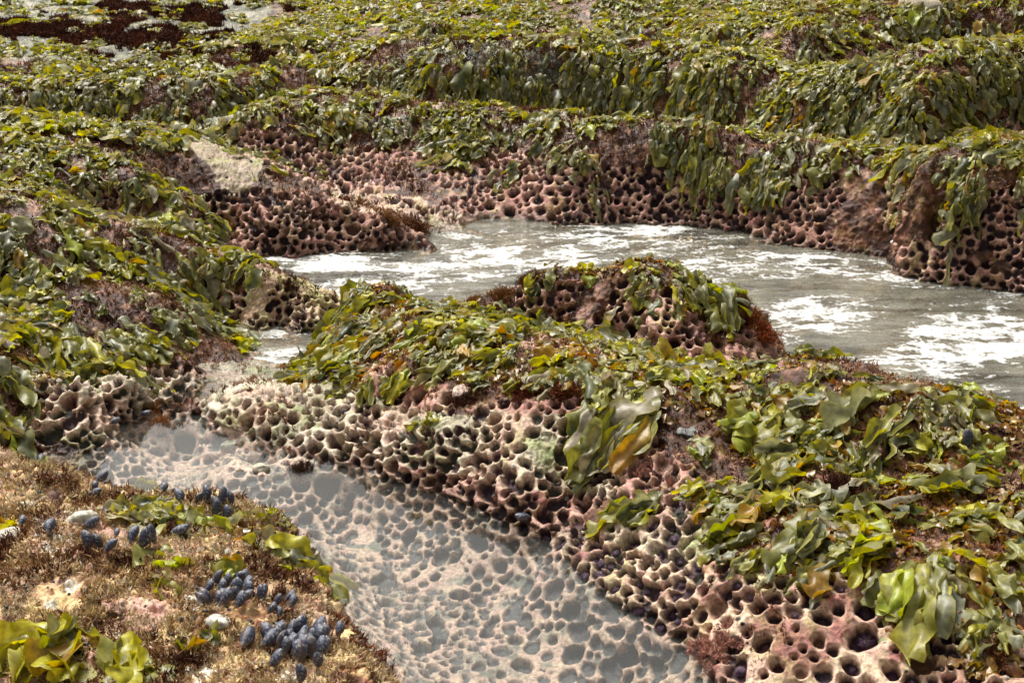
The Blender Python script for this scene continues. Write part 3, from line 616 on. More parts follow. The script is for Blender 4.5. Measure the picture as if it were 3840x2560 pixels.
NOKELP = [ [(-300,-200),(640,-200),(660,40),(560,80),(420,100),(300,110),(200,112),(0,100),(-300,100)], [(0,112),(80,115),(60,170),(0,175)],[(500,115),(590,105),(640,130),(600,190),(480,185)],[(940,100),(1040,95),(1050,120),(950,135)],[(1230,100),(1300,98),(1320,140),(1250,180)],
 [(430,315),(520,340),(600,380),(575,455),(500,462),(505,420),(440,345)], [(1880,290),(2060,275),(2120,300),(2100,345),(2000,330),(1900,320)], [(1640,270),(1740,280),(1800,315),(1660,305)], [(1690,170),(1760,180),(1780,230),(1720,240)],[(2120,240),(2200,230),(2200,330),(2130,340)],
 [(1500,930),(1640,960),(1650,1000),(1520,960)], [(200,620),(330,640),(360,680),(140,690),(130,640)], [(260,420),(310,430),(320,520),(200,520),(200,440)],[(1850,130),(1990,160),(1980,110),(1900,95)],[(1000,170),(1070,170),(1060,185),(1000,185)] ]
def kelp_density(P):
    sx, sy = proj(P); sxw = sx + 14 * vnoise(P, 8, 101); syw = sy + 8 * vnoise(P, 8, 102)
    d = np.zeros(sx.shape)
    for poly, v in KELP: d = np.where(inpoly(sxw, syw, poly), np.maximum(d, v), d)
    for q_, poly in enumerate(NOKELP): d = np.where(inpoly(sxw, syw, poly), d * (.12 if q_ == 0 else .08), d)
    return d
# holdfasts: uniform per area over the terrain; each carries a bunch of blades
nk = 110000
cx_ = rng.uniform(-4.9, 4.9, nk); cy_ = rng.uniform(1.8, 12.8, nk); k = np.abs(cx_) < cy_ * .44 + .1; cx_, cy_ = cx_[k], cy_[k]
Pc = np.stack([cx_, cy_, H(cx_, cy_)], -1); nc_ = Nrm(cx_, cy_); dk = kelp_density(Pc)
patch = fbm(Pc, 4, 3, 110); dk = dk * np.where((patch < -.17) & (cy_ > 4.8), .22, np.where((patch < -.34), .5, 1)) * np.where(Pc[:, 2] < .015, 0, 1)
area = 9.8 * 11.0 / nk
want = np.interp(cy_, [2.5, 4, 6, 9, 12], [85, 145, 215, 230, 170])
acc = rng.random(len(cx_)) < dk * want * area / np.maximum(nc_[:, 2], .25)
Pc, nc_, dk = Pc[acc], nc_[acc], dk[acc]; nCl = len(Pc)
cup_ = nc_[:, 2]; cflat = sstep(.93, .99, cup_)
flow = -math.pi / 2 - .5 + 1.3 * fbm(Pc, 1.6, 2, 113)
chead = np.where(rng.random(nCl) < .15 + .85 * cflat, flow + rng.normal(0, .8, nCl), np.arctan2(nc_[:, 1], nc_[:, 0]) + rng.normal(0, .35, nCl))
csize = np.clip(rng.lognormal(0, .30, nCl), .5, 1.9) * (1 + .3 * (1 - sstep(.5, .9, cup_)))
ctone = np.clip(.5 + 1.2 * fbm(Pc, 4.5, 2, 112) + rng.normal(0, .3, nCl), 0, 1)
nb_ = np.clip(rng.poisson(11, nCl), 5, 20)
cl_of = np.repeat(np.arange(nCl), nb_); nB = len(cl_of)
spread = rng.normal(0, 1, (nB, 2)) * .022 * csize[cl_of][:, None]
kx = Pc[cl_of, 0] + spread[:, 0]; ky = Pc[cl_of, 1] + spread[:, 1]
Pk = np.stack([kx, ky, H(kx, ky)], -1); cy_ = ky
up_ = cup_[cl_of]; steep = 1 - sstep(.5, .88, up_)
head = chead[cl_of] + rng.normal(0, .75, nB) * (1 - .5 * steep)
size = np.interp(cy_, [2.5, 4, 6, 9, 12], [.074, .060, .054, .058, .066]) * csize[cl_of] * np.clip(rng.lognormal(-.05, .32, nB), .4, 1.7)
Wd = size * (.34 + .26 * rng.random(nB)); strap = rng.random(nB) < .28; Wd = np.where(strap, Wd * .6, Wd); size = np.where(strap, size * 1.2, size)
droop = np.clip(.22 + .75 * steep + rng.normal(0, .12, nB), 0, 1)
stand = np.clip(.6 - .4 * steep + rng.normal(0, .3, nB), .05, 1.3)
lift = rng.random(nB) ** 1.2 * .034
bright = np.clip(ctone[cl_of] + .15 + rng.normal(0, .25, nB) - .9 * (1 - sstep(.72, .95, up_)), .03, 1)  # tops yellower, steep fronts darker: species tone, strengthened with painted sun and shade
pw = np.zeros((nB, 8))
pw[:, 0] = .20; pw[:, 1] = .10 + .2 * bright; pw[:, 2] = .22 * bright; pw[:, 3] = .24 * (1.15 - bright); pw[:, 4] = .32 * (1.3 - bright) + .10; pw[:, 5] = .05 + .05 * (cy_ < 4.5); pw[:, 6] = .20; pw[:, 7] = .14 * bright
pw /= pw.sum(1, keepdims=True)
print('clumps', nCl, 'blades', nB)
psx, psy = proj(Pc); inv_ = (psx > -20) & (psx < 2372) & (psy < 1600) & (psy > 0)
order = np.argsort(np.where(inv_, Pc[:, 1] / csize, 99)); good = set(order[:260].tolist())
isnear = np.array([c in good for c in cl_of])
far = ~isnear; fm = far & (cy_ > 5.0); fn = far & ~fm
Vs, Cs, Fs, base_ = [], [], [], 0
for msk, S_, T_, sd_ in ((fm, 6, 4, 21), (fn, 9, 6, 23)):
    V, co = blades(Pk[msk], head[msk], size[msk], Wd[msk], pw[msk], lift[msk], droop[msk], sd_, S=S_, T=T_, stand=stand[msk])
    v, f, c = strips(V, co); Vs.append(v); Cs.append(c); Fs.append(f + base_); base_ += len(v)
o = new_mesh('seaweed_mat', np.concatenate(Vs), np.concatenate(Fs), np.concatenate(Cs), M_LEAF); tag(o, 'mat of olive and yellow-green leafy seaweed draped over the far rock terraces and banks', 'seaweed', None, 'stuff')
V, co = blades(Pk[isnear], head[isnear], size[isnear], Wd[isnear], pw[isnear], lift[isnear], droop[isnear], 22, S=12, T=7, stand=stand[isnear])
cn_ = cl_of[isnear]; cl_pos = Pc
creg = region_of(cl_pos)
LAND = [(1385,1000,'the biggest hanging bunch'),(1480,1010,'the long olive straps'),(1740,985,'the yellow-olive fold on the ridge'),(1800,1100,'the long pleated tan bunch'),(1720,1250,'the grey-olive spill above cream rock'),(1870,1260,'the wide dark-pleated bunch'),
 (2100,1420,'the long cascade at lower right'),(2235,1290,'the narrow green straps at right'),(2320,1060,'the thick bright green blade'),(1590,985,'the blue-grey stone'),(1930,1130,'the dark tuft amid the ridge'),(1500,1170,'the grey draped flap'),
 (1640,740,'the dark bunch on the mound'),(1430,600,'the crown of the mound'),(1250,640,'the mound left corner'),(1780,800,'the mound right foot'),(865,800,'the yellow-green fan'),(980,790,'the vivid green blade'),(770,830,'the dark glossy left-end bunch'),(820,665,'the left peak of the near ridge'),(1060,800,'the ridge dip'),
 (1250,800,'the low middle of the ridge'),(1430,830,'the ridge behind the hanging bunch'),(950,870,'the green ribbons above the shelf'),(1300,905,'the red-brown leafy tuft'),(1650,870,'the ridge crest by the mound'),(1850,840,'the ridge crest bump'),(1950,930,'the ridge crest hollow'),(2130,920,'the ridge crest by the foam'),(2300,960,'the right edge of the crest'),
 (2150,1050,'the right part of the ridge'),(2000,1010,'the mid slope of the ridge'),(2250,1180,'the right edge slope'),(110,790,'the large tan folded seaweed'),(40,850,'the grey-green blades at left edge'),(270,790,'the bright green lobes'),(400,770,'the end of the left bank'),(340,880,'the largest hole'),(20,960,'the yellow drape by the pool corner'),
 (280,1180,'the curled row on the mussel rock'),(560,1200,'the olive curl by the pool'),(540,800,'the narrow water arm'),(555,600,'the long strap on the left ridge'),(150,640,'the hollow under the left ridge'),(200,560,'the crest of the left ridge'),(40,560,'the left edge of the left ridge'),(400,560,'the dark recess'),(100,690,'the hollow behind the left bank'),(330,650,'the front of the left ridge')]
LP = surf([l[0] for l in LAND], [l[1] for l in LAND]); used_lab = {}
cluster_ids = sorted(good); s1_, s2_ = proj(cl_pos)
def clump_label(ci, rank_words=('just', 'a little', 'farther', 'well')):
    p = cl_pos[ci]; d = np.hypot(LP[:, 0] - p[0], LP[:, 1] - p[1]); k = int(np.argmin(d)); lx, ly = LAND[k][0], LAND[k][1]
    sz = 'small' if csize[ci] < .85 else ('large' if csize[ci] > 1.25 else 'mid-sized'); m = cn_ == ci; cc = co[m].reshape(-1, 3).mean(0)
    tn = 'yellow-green' if cc[0] > .185 and cc[1] > .17 else ('dark olive' if cc[1] < .14 else 'olive'); po = 'hanging' if cup_[ci] < .75 else 'lying'
    dx, dy = s1_[ci] - lx, (s2_[ci] - ly) * 1.6; dr_ = ('right' if dx > 0 else 'left') if abs(dx) > abs(dy) else ('in front' if dy > 0 else 'behind'); dr_ += '' if dr_ == 'behind' else ' of'
    return '%s %s clump %s %s %s' % (sz, tn, po, dr_, LAND[k][2]), LAND[k][2]
for ci in sorted(good):
    m = cn_ == ci
    if m.sum() == 0: continue
    v, f, c = strips(V[m], co[m]); o = new_mesh('seaweed_clump', v - cl_pos[ci], f, c, M_LEAF); o.location = cl_pos[ci]
    lab, lm = clump_label(ci); used_lab.setdefault(lab, []).append(o); tag(o, lab, 'seaweed', 'seaweed clumps near ' + lm)

# ------------------------------------------------------------------ short turf: tufts of stiff spikes
def turf_material(name, rough=.75):
    m, n, o = mat(name); N = n.nodes.new; L = n.links.new
    a = N('ShaderNodeAttribute'); a.attribute_name = 'Col'; b = N('ShaderNodeBsdfPrincipled'); L(a.outputs['Color'], b.inputs['Base Color']); b.inputs['Roughness'].default_value = rough
    b.inputs['Specular IOR Level'].default_value = .12
    t = N('ShaderNodeBsdfTranslucent'); L(a.outputs['Color'], t.inputs[0]); mx = N('ShaderNodeMixShader'); mx.inputs[0].default_value = .2
    L(b.outputs[0], mx.inputs[1]); L(t.outputs[0], mx.inputs[2]); L(mx.outputs[0], o.inputs['Surface']); return m
M_TURF = turf_material('algae_turf')
gridmap = None
def drop_on_rock(x, y):
    """height of the displaced rock near x, y (nearest terrain vertex)"""
    c = np.clip(np.searchsorted(ta, x / y), 0, NCT - 1); out_ = np.zeros((len(x), 3)); nn = np.zeros((len(x), 3))
    for u in np.unique(c):
        m = c == u; r = np.clip(np.searchsorted(TY[:, u], y[m]), 0, NR - 1); out_[m] = TPd[r, u]; nn[m] = TN[r, u]
    return out_, nn
def spikes(P, Nn, R, nsp, col, seed, wid=.16, spread=1.0):
    """nsp three-sided spikes from each point. P (n,3)"""
    g = np.random.default_rng(seed); n = len(P)
    d = Nn[:, None, :] * 1.0 + g.normal(0, .75 * spread, (n, nsp, 3)); d /= np.linalg.norm(d, axis=-1, keepdims=True)
    b = P[:, None, :] + g.normal(0, .35, (n, nsp, 3)) * R[:, None, None]
    ln = R[:, None, None] * (.5 + .8 * g.random((n, nsp, 1)))
    a1 = np.cross(d, g.normal(0, 1, (n, nsp, 3))); a1 /= np.linalg.norm(a1, axis=-1, keepdims=True); a2 = np.cross(d, a1)
    w_ = ln * wid
    V = np.stack([b + a1 * w_, b - a1 * w_ * .5 + a2 * w_ * .87, b - a1 * w_ * .5 - a2 * w_ * .87, b + d * ln + g.normal(0, .12, (n, nsp, 3)) * ln], 2)
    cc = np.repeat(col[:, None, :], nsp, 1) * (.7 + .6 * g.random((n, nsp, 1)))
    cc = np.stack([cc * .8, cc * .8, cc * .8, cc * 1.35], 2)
    i = np.arange(n * nsp)[:, None] * 4; f = np.concatenate([i + [0, 1, 3], i + [1, 2, 3], i + [2, 0, 3]], 0)
    return V.reshape(-1, 3), f, np.clip(cc.reshape(-1, 3), 0, .8)
def scatter_turf(name, label, poly_or_fn, n, rad, palette, nsp, seed, box):
    g = np.random.default_rng(seed); x = g.uniform(box[0], box[1], n); y = g.uniform(box[2], box[3], n)
    m = np.abs(x) < y * .42 + .1; x, y = x[m], y[m]
    P, nn = drop_on_rock(x, y); k = poly_or_fn(P, g); P, nn = P[k], nn[k]
    pc = np.array(palette); ci = np.clip(((fbm(P, 9, 2, seed) * 1.6 + g.normal(0, .35, len(P))) * .5 + .5) * len(pc), 0, len(pc) - 1).astype(int)
    R = rad * (.6 + .8 * g.random(len(P))) * np.interp(P[:, 1], [2, 5, 9], [1, 1.3, 1.9])
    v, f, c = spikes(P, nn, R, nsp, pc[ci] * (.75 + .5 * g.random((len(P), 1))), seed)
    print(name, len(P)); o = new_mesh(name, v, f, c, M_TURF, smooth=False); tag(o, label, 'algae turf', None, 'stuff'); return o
NL = [(-400,1000),(40,1015),(160,1075),(330,1125),(560,1150),(645,1190),(690,1265),(732,1348),(805,1440),(888,1530),(1000,1700),(-400,1900)]
def on_near(P, g):
    sx, sy = proj(P); q = inpoly(sx, sy, NL) & (P[:, 2] > .0)
    return q & (fbm(P, 9, 2, 76) < .36) & (fbm(P, 5, 2, 120) < .45)
scatter_turf('coralline_turf', 'tan, ochre and pink crusty coralline turf covering the near left rock', on_near, 80000, .0082,
             [(.10,.04,.02),(.24,.12,.06),(.44,.29,.16),(.58,.44,.25),(.66,.54,.34),(.72,.62,.44),(.54,.36,.28)], 6, 130, (-1.6, .6, 1.9, 4.3))
def on_near2(P, g): return on_near(P, g) & (fbm(P, 10, 2, 160) > .08)
scatter_turf('tufted_turf', 'taller brown and tan branching turf in patches on the near left rock', on_near2, 26000, .013,
             [(.09,.035,.02),(.16,.07,.035),(.30,.17,.08),(.52,.38,.20),(.60,.46,.28)], 16, 161, (-1.6, .6, 1.9, 4.3))
def on_dark(P, g):
    sx, sy = proj(P); sxw = sx + 20 * vnoise(P, 9, 131); syw = sy + 14 * vnoise(P, 9, 132)
    d = kelp_density(P); nz = fbm(P, 7, 3, 133)
    k = (P[:, 2] > .02) & ~inpoly(sx, sy, NL)
    inpit = np.zeros(len(P), bool)
    for kk, (poly, a, b) in PIT.items(): inpit |= inpoly(sxw, syw, poly)
    hem = fbm(P + [0, 0, 3], 5, 2, 134)
    ulr = inpoly(sx, sy, [(-300,-200),(640,-200),(620,60),(520,95),(400,140),(0,150),(-300,150)])
    ulr |= inpoly(sx, sy, [(420,305),(530,325),(615,375),(585,460),(495,470),(495,420),(430,350)])
    return k & ~ulr & np.where(inpit, nz > .22, True) & (hem > -.45)
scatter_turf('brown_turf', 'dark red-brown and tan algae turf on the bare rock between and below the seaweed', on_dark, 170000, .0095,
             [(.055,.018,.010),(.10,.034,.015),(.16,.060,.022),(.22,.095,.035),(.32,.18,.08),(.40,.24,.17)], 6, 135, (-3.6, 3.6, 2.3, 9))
def on_ul(P, g):
    sx, sy = proj(P); q = inpoly(sx + 45 * fbm(P, 5, 3, 140), sy + 26 * fbm(P, 5, 3, 141), [(-50,50),(150,48),(250,62),(330,75),(400,70),(420,95),(440,115),(300,105),(200,115),(120,90),(0,85)])
    q |= inpoly(sx + 45 * fbm(P, 5, 3, 140), sy + 26 * fbm(P, 5, 3, 141), [(240,-10),(300,10),(330,40),(290,60),(240,50)]) | inpoly(sx, sy, [(330,100),(440,110),(460,130),(380,140)]) | inpoly(sx, sy, [(560,115),(640,130),(620,150),(560,140)])| inpoly(sx, sy, [(430,30),(500,35),(510,60),(430,65)])
    ulx = inpoly(sx, sy, [(-50,-40),(660,-40),(700,130),(560,190),(400,160),(-50,170)])
    return q | (ulx & (fbm(P, 3.2, 3, 145) > .27))
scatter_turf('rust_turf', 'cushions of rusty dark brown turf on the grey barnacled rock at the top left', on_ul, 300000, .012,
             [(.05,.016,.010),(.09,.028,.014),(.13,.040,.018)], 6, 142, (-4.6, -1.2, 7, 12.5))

for lab, os_ in used_lab.items():   # same look beside the same landmark: told apart by order from left to right
    if len(os_) > 1:
        os_.sort(key=lambda q: q.location.x / q.location.y); w3 = ['left', 'right'] if len(os_) == 2 else (['left', 'middle', 'right'] if len(os_) == 3 else None)
        if w3:
            for q, t_ in zip(os_, w3): q['label'] = lab.replace('clump ', 'clump, %s one, ' % t_)
# small reddish and brown leaflets filling the gaps of the nearer rock
g = np.random.default_rng(88); nr_ = 60000; x = g.uniform(-2.2, 2.2, nr_); y = g.uniform(2.3, 6.6, nr_); P = np.stack([x, y, H(x, y)], -1)
k_ = (np.abs(x) < y * .42) & (kelp_density(P) > .3) & (P[:, 2] > .03) & (fbm(P, 6, 2, 150) > -.1) & ((y < 4.3) | (x > -.6)) & (y < 5); P = P[k_][:11000]; n_ = len(P)
SV_ = PAL.copy(); PAL = np.array([(.20,.055,.025),(.12,.035,.02),(.30,.11,.03),(.07,.03,.02),(.22,.13,.05),(.33,.20,.04),(.16,.12,.06),(.20,.19,.04)])
sz = np.clip(g.lognormal(-3.65, .35, n_), .012, .05)
V, co = blades(P, g.uniform(-3.14, 3.14, n_), sz, sz * .6, np.tile(np.array([.2,.15,.12,.15,.1,.06,.1,.12]), (n_, 1)), g.random(n_) * .012, g.uniform(.1, .6, n_), 151, S=4, T=3, stand=g.uniform(.4, 1.6, n_))
co = co * .7 + PAL[g.integers(0, 5, n_)][:, None, None, :] * .3
v, f, c = strips(V, co); o = new_mesh('red_seaweed', v, f, c, M_RED); tag(o, 'small red-brown leafy weed filling the gaps between the seaweed clumps', 'seaweed', None, 'stuff'); PAL = SV_

# ------------------------------------------------------------------ single things
def rock_pt(x, y):
    """world point and normal on the displaced rock for a surveyed spot"""
    q = surf([x], [y]); p, n_ = drop_on_rock(q[:, 0], q[:, 1]); return p[0], n_[0]
def hero(px, py, n, ln, wd, ang, label, drp=.8, seed=0, st=.4, pal=None, spread=.02, grp=None, tone=.6, liftm=.03):
    g = np.random.default_rng(1000 + seed); q = surf([px], [py])[0]
    xy = q[:2] + g.normal(0, spread, (n, 2)); P = np.stack([xy[:, 0], xy[:, 1], H(xy[:, 0], xy[:, 1])], -1)
    hd = radians(ang) + g.normal(0, .45, n); L_ = ln * g.uniform(.65, 1.2, n); W_ = wd * g.uniform(.7, 1.25, n)
    p_ = np.zeros(8); p_[:] = pal if pal is not None else (.2, .12 + .15 * tone, .2 * tone, .14, .2, .05, .2, .15 * tone); p_ /= p_.sum()
    V, co = blades(P, hd, L_, W_, np.tile(p_, (n, 1)), g.random(n) * liftm, np.clip(g.normal(drp, .1, n), 0, 1), 1000 + seed, S=16, T=9, stand=np.clip(g.normal(st, .2, n), 0, 1.5), ruf=.2)
    v, f, c = strips(V, co); o = new_mesh('seaweed_clump', v - q, f, c, M_LEAF); o.location = q; tag(o, label, 'seaweed', grp); return o
YG = (.15, .25, .35, .02, .05, .08, .05, .25); GR = (.2, .05, .02, .3, .35, .0, .15, .02); OL = (.3, .3, .12, .08, .1, .05, .15, .1)
HERO = [
 (1375, 945, 13, .21, .07, -105, 'large dark olive seaweed clump hanging over pale holed rock, the biggest hanging bunch', .95, GR),
 (1485, 960, 12, .20, .06, -95, 'olive seaweed clump with long straps hanging just right of the biggest hanging bunch', .95, OL),
 (1290, 870, 4, .09, .04, -110, 'small bright green strap of seaweed hanging above the biggest hanging bunch', .9, YG),
 (1740, 985, 10, .12, .07, -140, 'broad yellow-olive seaweed folded over the ridge above a tan rock patch', .4, YG),
 (1800, 1075, 14, .16, .05, -125, 'long pleated tan and olive seaweed bunch sweeping down left on the near ridge', .5, (.2,.2,.08,.05,.2,.05,.45,.03)),
 (1770, 1150, 6, .09, .05, -120, 'yellow seaweed clump tucked under the long pleated bunch', .4, (.05,.1,.6,0,.05,.3,.05,.1)),
 (1720, 1200, 11, .12, .065, -115, 'grey-olive seaweed clump spilling over the rim above the cream rock', .7, OL),
 (1870, 1215, 14, .14, .055, -130, 'wide dark-pleated seaweed bunch on the rim of the near ridge', .7, (.25,.15,.15,.15,.15,.05,.25,.08)),
 (1960, 1190, 7, .10, .06, -70, 'olive and yellow seaweed fold beside the wide dark-pleated bunch', .5, YG),
 (2040, 1250, 11, .14, .065, -95, 'bright green and olive seaweed bunch hanging at the top of the long cascade', .9, (.2,.25,.2,.1,.1,.02,.05,.2)),
 (2110, 1335, 12, .17, .07, -95, 'long cascade of broad olive seaweed over the lower right holes', .95, (.3,.25,.1,.12,.15,.02,.1,.12)),
 (2235, 1235, 7, .13, .045, -125, 'narrow green seaweed straps trailing down left near the right edge', .7, OL),
 (2260, 1400, 8, .11, .045, -95, 'pair of small dark olive seaweed bunches dangling at the lower right', .9, GR),
 (2320, 1060, 6, .14, .05, 180, 'thick bright green folded seaweed blade at the right edge of the ridge', .3, (.1,.2,.1,.1,.0,.0,.0,.5)),
 (1500, 1160, 7, .10, .06, -160, 'grey flap of seaweed draped over pale green-grey rock above the dark waterline', .6, GR),
 (1440, 1165, 5, .09, .045, -175, 'small olive and grey seaweed clump left of the grey flap', .5, OL),
 # mound
 (1640, 690, 11, .17, .05, -75, 'dark green seaweed bunch hanging down the right of the pitted mound', .95, (.2,.2,.1,.3,.15,0,.05,.1)),
 (1500, 665, 5, .10, .055, -110, 'grey blade of seaweed hanging off the middle of the pitted mound', .9, GR),
 (1560, 680, 6, .10, .05, -100, 'green seaweed clump hanging between the grey blade and the dark bunch', .8, OL),
 (1340, 632, 5, .08, .05, -85, 'bright green seaweed flap on the brow of the pitted mound', .8, YG),
 (1250, 635, 6, .08, .035, -100, 'dark green seaweed tuft at the left end of the mound cap', .8, OL),
 # near ridge left lobe
 (865, 775, 6, .12, .075, -80, 'broad yellow-green seaweed fan on the left lobe of the near ridge', .7, YG),
 (980, 770, 5, .10, .05, -110, 'vivid green seaweed blade beside the yellow-green fan', .6, (.1,.2,.1,.1,.0,.0,.0,.6)),
 (770, 800, 11, .13, .05, -100, 'dark glossy brown-olive seaweed bunch hanging at the left end of the near ridge', .9, (.25,.15,.1,.3,.05,.15,.05,.05)),
 (860, 870, 6, .09, .045, -110, 'two green seaweed flaps above the pale holed shelf', .6, OL),
 (950, 860, 7, .11, .04, -150, 'green ribbon-like seaweed stretched left above the pale shelf', .4, YG),
 (985, 960, 6, .07, .045, -120, 'small green and tan seaweed clump lying alone on the pale shelf corner', .4, OL),
 # left bank heroes
 (110, 790, 9, .15, .075, -150, 'large tan and yellow folded seaweed on the left bank', .3, (.15,.2,.2,.05,.1,.15,.3,.1)),
 (40, 850, 8, .14, .07, -60, 'grey-green folded seaweed blades at the left edge above the holes', .5, GR),
 (270, 780, 6, .11, .06, -60, 'bright green seaweed lobes at the middle of the left bank', .6, YG),
 (340, 880, 3, .09, .035, -70, 'small upright yellow-green seaweed strap beside the largest hole', .7, YG),
 (20, 960, 8, .16, .07, -90, 'yellow-olive seaweed draped at the left edge by the pool corner', .7, YG),
 (380, 430, 16, .17, .055, -90, 'dark grey-green seaweed bunch hanging into the dark recess under the pale slab', .98, GR),
 (400, 320, 6, .15, .06, -90, 'grey seaweed cap draped over a knob left of the pale slab', .8, (.05,.05,.0,.1,.7,.0,.2,0)),
 (555, 600, 9, .14, .045, -95, 'green seaweed bunch with a long strap hanging off the left ridge', .9, OL),
 (540, 790, 8, .08, .045, -60, 'small seaweed clump lying by the narrow water arm', .4, OL),
 # near left rock
 (290, 1178, 8, .10, .055, -80, 'bright yellow-green curled seaweed lying on the mussel rock, the left end of a row', .3, YG),
 (385, 1192, 8, .10, .055, -60, 'yellow-green curled seaweed in the middle of the row on the mussel rock', .3, YG),
 (460, 1200, 8, .10, .05, -100, 'dark olive and green seaweed at the centre right of the row on the mussel rock', .3, OL),
 (560, 1185, 7, .09, .045, -60, 'olive seaweed curl right of the row, near the pool edge', .4, OL),
 (585, 1235, 9, .10, .05, -45, 'brown-olive folded seaweed running down toward the pool edge', .5, (.3,.1,.05,.15,.1,.15,.15,.05)),
 (635, 1300, 3, .17, .085, -42, 'long smooth bright olive seaweed blade pointing down the pool edge', .25, (.2,.3,.1,.0,.0,.0,.0,.3)),
 (320, 1300, 7, .10, .06, 0, 'yellow-green seaweed lobes above a red weed scrap on the mussel rock', .3, YG),
 (370, 1340, 5, .08, .055, -90, 'pale tan-green cupped seaweed below the red weed scrap', .4, (.1,.2,.2,0,.1,0,.4,.1)),
 (500, 1310, 7, .08, .055, -60, 'fan of green seaweed lobes above the mussel row', .3, YG),
 (440, 1475, 9, .08, .05, -80, 'small upright yellow-olive seaweed rosette between mussels and the bottom edge', .2, YG),
 (40, 1215, 8, .08, .045, -100, 'brown and olive seaweed clump at the left edge of the mussel rock', .3, (.2,.1,.1,.1,.05,.3,.1,.05)),
 (355, 1128, 2, .07, .05, 170, 'single flat green seaweed blade at the far rim of the mussel rock', .2, OL),
 (150, 1470, 20, .17, .09, -100, 'very large translucent yellow-olive seaweed spread at the bottom left corner', .3, (.2,.25,.3,.0,.05,.15,.15,.05)),
 (270, 1500, 13, .14, .06, -70, 'green and yellow seaweed folds right of the very large corner seaweed', .3, YG),
 (75, 1065, 4, .06, .035, -90, 'tiny yellow seaweed scrap on the upper left of the mussel rock', .4, YG),
]
for i_, (x_, y_, n_, l_, w_, a_, lab, dr_, pal_) in enumerate(HERO):
    hero(x_, y_, n_, l_, w_, a_, lab, dr_, i_, pal=pal_, spread=.016 + .05 * l_, st=.35 if dr_ > .6 else .6, liftm=.02 + .02 * (n_ > 9))

# tufts of brown weed that stand alone
TUFT = [(692,1085,.035,'dark brown algae tuft sticking out of the clear pool'),(372,985,.035,'orange-brown algae tuft lying flat in the shallow pool passage'),(360,948,.022,'small orange-brown algae tuft behind the flat one in the passage'),
 (1750,772,.05,'rusty brown algae tuft on the right shoulder of the pitted mound'),(1700,695,.035,'olive-brown algae tuft on the right crest of the pitted mound'),(1215,650,.04,'brown algae tuft at the left corner of the pitted mound'),
 (1150,690,.045,'ochre-brown algae cushion on the low link left of the mound'),(1085,700,.04,'smaller brown algae cushion left of the ochre one'),(955,530,.07,'shaggy brown algae cap on the tip of the pitted ledge in the foam'),(900,515,.05,'ochre algae patch just behind the ledge tip'),
 (720,652,.03,'round rusty algae tuft on the crest of the yellowish tongue'),(760,655,.018,'small dark algae tuft at the end of the yellowish tongue'),(665,665,.03,'dark brown algae tuft on the middle of the yellowish tongue'),(655,845,.025,'golden algae tuft on the low shelf by the narrow water arm'),(690,862,.02,'second golden algae tuft nearer the pale shelf'),
 (565,905,.022,'brown algae tuft at the far left corner of the pale shelf'),(1300,905,.05,'red-brown leafy algae tuft at the foot of the near ridge'),(1210,900,.05,'orange-brown leafy algae tuft left of the red-brown one'),(1060,925,.035,'dark brown algae tuft behind the lone green clump'),
 (775,1430,.030,'dark red-brown algae tuft on the pool edge of the mussel rock'),(850,1510,.035,'red-brown algae tuft hanging at the pool edge near the bottom'),(460,1345,.03,'rust-red weed scrap among the mussels'),(260,1440,.035,'dark brown algae tuft left of the small rosette'),(150,1440,.03,'brown algae tuft by the small puddle'),(430,1530,.04,'wide dark brown algae tuft near the bottom edge'),
 (1650,1490,.055,'pink-tan coralline cushion at the waterline below the cream rock'),(1480,1085,.025,'pale pink coralline cushion under the hanging straps'),(2290,1500,.04,'brown algae tuft at the lower right edge'),(1700,1010,.03,'tan coralline patch on the ridge'),(1930,1130,.05,'dark brown algae tuft in the middle of the near ridge')]
TC = {'pink': (.42, .22, .17), 'rust': (.26, .07, .02), 'red': (.17, .045, .02), 'dark': (.07, .026, .014), 'golden': (.42, .24, .07), 'ochre': (.25, .12, .04), 'orange': (.36, .16, .05), 'olive': (.15, .09, .03), 'tan': (.38, .25, .15), 'brown': (.15, .06, .025)}
for i_, (x_, y_, r_, lab) in enumerate(TUFT):
    g = np.random.default_rng(500 + i_); q = surf([x_], [y_])[0]
    if 'clear pool' in lab or 'passage' in lab: q[2] = max(q[2], -.005)
    n_ = 70; dxy = g.normal(0, .45, (n_, 2)) * r_; X_ = q[0] + dxy[:, 0]; Y_ = q[1] + dxy[:, 1]
    Z_ = np.maximum(H(X_, Y_), q[2] - .01) + .25 * r_ * np.exp(-(dxy ** 2).sum(1) / r_ ** 2)
    cb = np.array(next(v for k, v in TC.items() if k in lab)); cs_ = np.tile(cb, (n_, 1)) * g.uniform(.6, 1.4, (n_, 1))
    nn = np.stack([dxy[:, 0] / r_, dxy[:, 1] / r_, np.full(n_, 1.0)], -1); nn /= np.linalg.norm(nn, axis=1, keepdims=True)
    fine = 'coralline' in lab
    if fine: X_, Y_, Z_, nn, cs_ = [np.concatenate([a_, a_ + (0 if a_.ndim > 1 else 0)]) for a_ in (X_, Y_, Z_, nn, cs_)]
    v, f, c = spikes(np.stack([X_, Y_, Z_ - (.12 * r_ if fine else 0)], -1), nn, np.full(len(X_), r_ * (.2 if fine else .42)), 24 if fine else 14, cs_, 600 + i_, wid=.12 if fine else .07)
    o = new_mesh('algae_tuft', v - q, f, c, M_TURF, smooth=False); o.location = q; tag(o, lab, 'algae tuft')

